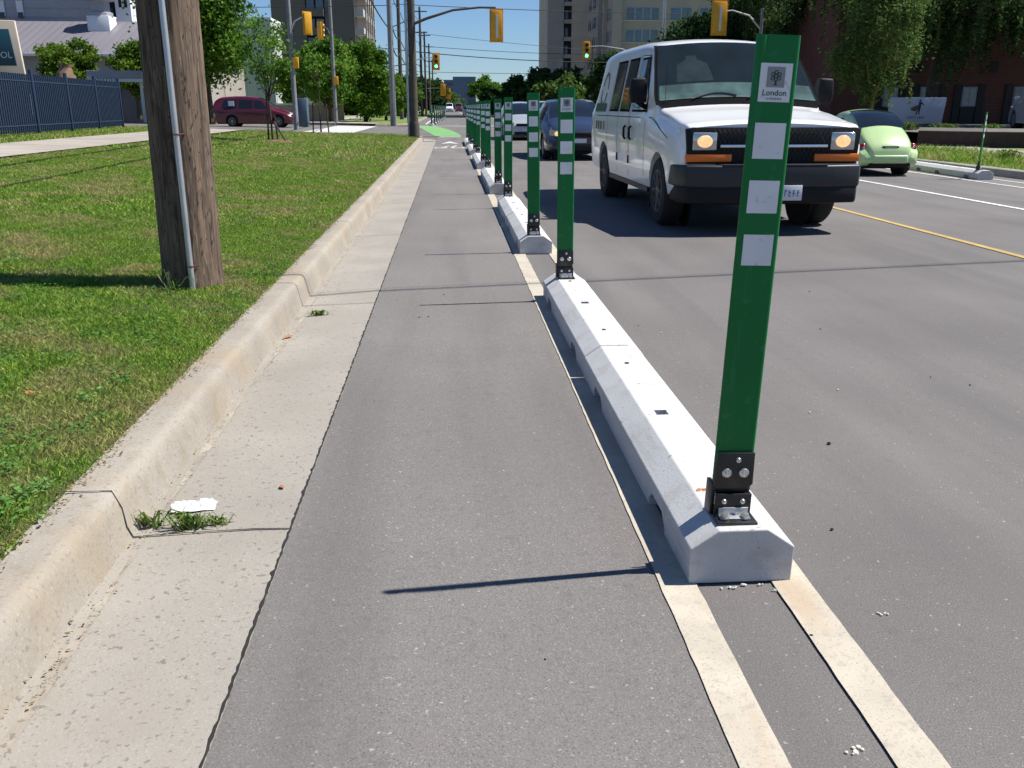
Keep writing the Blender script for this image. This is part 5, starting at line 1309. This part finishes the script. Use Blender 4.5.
for i, (x, y, n_, h, s) in enumerate([(12.6, 20.2, 120, .30, .25), (13.1, 18.9, 140, .36, .3), (12.9, 17.6, 90, .22, .25), (14.8, 29.5, 160, .35, .4), (15.6, 28.5, 160, .30, .5), (16.5, 27.6, 120, .3, .4), (17.6, 27.0, 100, .25, .4)]):
    weed('verge_shrub', ['tallest leafy weed clump on the far verge', 'bushy weed clump right of the tallest one on the verge', 'low weed clump nearest the road edge of the verge', 'shrub left under the pale board sign', 'shrub in the middle below the board sign', 'shrub right below the board sign', 'small shrub behind the wall coping'][i], x, y, .15 if i < 3 else .58, n_, h, 40 + i, s, 'shrub', None, 'low plants on the far side', .02)

# ------------------------------------------------------------------ trees
tree('maple_tree', 'large leafy maple just right of the wooden pole', -9.95, 40, .75, 7.4, 1.62, L_MAPLE, 90, 300, .085, .17, crown_lo=.17, seed=41)
def stakes(t, pts):
    for a, b_ in pts: MB().tube([a, b_], .025, 6).build('support_stake', M_BARK, t)
tS = tree('sapling', 'thin staked sapling in a mulch ring nearest on the lawn', -4.95, 26.6, .36, 3.45, .62, L_SAP, 26, 62, .05, .030, crown_lo=.33, seed=42, lean=(-.05, 0))
stakes(tS, [((-.12, -.02, 0), (-.10, 0, 1.25)), ((.40, -.2, 0), (.05, 0, .55)), ((.12, .1, 0), (.08, 0, .7))])
tT = tree('sapling', 'smaller sapling at the lawn corner right of the staked one', -4.95, 36.5, .26, 2.8, .5, L_SAP, 10, 26, .05, .03, crown_lo=.62, seed=43)
stakes(tT, [((-.3, 0, 0), (-.25, 0, 1.2)), ((.3, 0, 0), (.25, 0, 1.15))])
M_MULCH = mat('bark mulch', (.20, .12, .07), 1., .3, 10., bump=.8, bscale=30)
for x, y, r, lab in ((-4.9, 26.6, .55, 'brown mulch ring under the near sapling'), (-4.95, 36.5, .45, 'brown mulch ring under the corner sapling')):
    o = MB().lathe([(r, -.06), (r*.8, .03), (r*.3, .06), (.02, .07)], (0, 0, 0), 'z', 18).build('mulch_bed', M_MULCH, None, smooth=True); o.location = (x, y, lawn_h(x, y)); tag(o, lab, 'mulch', 'mulch rings')
tree('broadleaf_tree', 'green tree behind the amber signals, left of a pair', -9.0, 72, .3, 5.7, 1.9, L_SAP, 90, 260, .12, .14, crown_lo=.16, seed=44, group='trees beyond the side street')
tree('broadleaf_tree', 'broad green tree behind the amber signals, right of a pair', -6.6, 75, .3, 5.7, 2.1, L_MAPLE, 90, 260, .12, .14, crown_lo=.10, seed=45, group='trees beyond the side street')
tree('broadleaf_tree', 'small green tree behind the maroon minivan', -12.4, 76, .3, 5.0, 1.5, L_SAP, 50, 200, .12, .12, crown_lo=.3, seed=46, group='trees beyond the side street')
tree('broadleaf_tree', 'shrubby tree right of the pair, beside the path', -5.6, 84, .3, 3.8, 2.0, L_MAPLE, 60, 200, .13, .12, crown_lo=.05, seed=47, group='trees beyond the side street')
tree('broadleaf_tree', 'green tree between the grey corner pole and the signal pole', -4.9, 105, .3, 4.4, 1.8, L_MAPLE, 60, 200, .14, .12, crown_lo=.1, seed=48, group='trees beyond the side street')
far = [(-7, 150, 5.5, 3.2, L_DARK, 'dark tree left of the distant road'), (-3.5, 190, 7.0, 3.2, L_DARK, 'darkest tree beside the row of utility poles'), (-7, 260, 9, 4, L_MAPLE, 'green tree far left of the distant road'),
       (12.5, 330, 11, 4.6, L_MAPLE, 'broad pale-topped tree right of the blue office block'), (21, 360, 8, 5, L_PALE, 'distant lighter tree right of the road end'), (-2, 420, 7.5, 8, L_PALE, 'faint distant tree below the blue office block'),
       (9.2, 128, 5.2, 2.2, L_DARK, 'dark tree first right of the road'), (12.2, 124, 6.2, 2.6, L_DARK, 'tallest dark tree right of the road'), (15.8, 128, 6.5, 2.8, L_DARK, 'dark tree below the slab tower'),
       (11.8, 98, 4.2, 2.2, L_PALE, 'yellow-green tree in front of the dark trees'), (18.4, 108, 6.5, 3., L_DARK, 'dark tree hidden behind the white van'), (6.9, 150, 4.0, 2., L_DARK, 'low dark tree over the traffic'),
       (26.6, 100, 8.6, 2.3, L_DARK, 'dark tree above the white van roof'), (31.5, 96, 9.0, 3.2, L_DARK, 'dark tree behind the amber signal over the van'), (-24, 130, 7, 4, L_MAPLE, 'tree behind the pale hall'), (-13, 120, 5, 3.5, L_DARK, 'dark tree behind the ochre building')]
for i, (x, y, h, s, m, lab) in enumerate(far):
    tree('distant_tree', lab, x, y, .1, h, s, m, 60, 130, .11 + y*.0010, .2, crown_lo=.08, seed=60 + i, group='distant trees')
# street tree behind the green car, willows over the brick building
tree('street_tree', 'slim street tree with yellowish trunk behind the green car', 12.45, 27, .15, 5.4, 1.15, L_PALE, 60, 150, .06, .055, crown_lo=.30, seed=81, hang=.5, bark=mat('yellowish bark', (.25, .17, .05), .9, .2, 6.))
big = [(19.2, 36.5, 9.5, 4.6, 'big dark drooping tree with trunk behind the board sign', 82, 130), (25.5, 35, 9.5, 4.4, 'drooping tree over the brick building at the right edge', 83, 120), (18.2, 49, 11, 3.6, 'tall dark tree above the nearest post', 84, 110), (30, 43, 13, 6, 'large dark tree behind the brick building', 85, 80)]
for x, y, h, s, lab, sd_, nc in big:
    tree('drooping_tree', lab, x, y, .4, h, s, L_WILLOW, nc, 300, .085, .26, crown_lo=.34, seed=sd_, hang=1.5, clump=.15, group='large drooping trees')
for i, (x, y, h, s, lab) in enumerate([(14.2, 52, 5.5, 3.2, 'dark shrubby tree behind the green car'), (17.5, 54, 7.5, 4., 'dark leafy mass behind the board sign'), (22, 60, 10, 4.2, 'dark tree filling the gap left of the brick building'), (17.8, 62, 7.0, 2.8, 'dark tree behind the van bonnet'), (27, 72, 11, 5, 'tall dark tree behind the gap of the brick building')]):
    tree('shade_tree', lab, x, y, .1, h, s, L_DARK, 80, 260, .12, .2, crown_lo=.02, seed=90 + i, group='dark trees left of the brick building')
# leafy twig in the top left corner
tree('overhanging_tree', 'tree whose lowest twigs hang into the top left corner', -15.1, 24, .7, 8.2, 1.9, L_PALE, 60, 160, .06, .12, crown_lo=.42, seed=99)
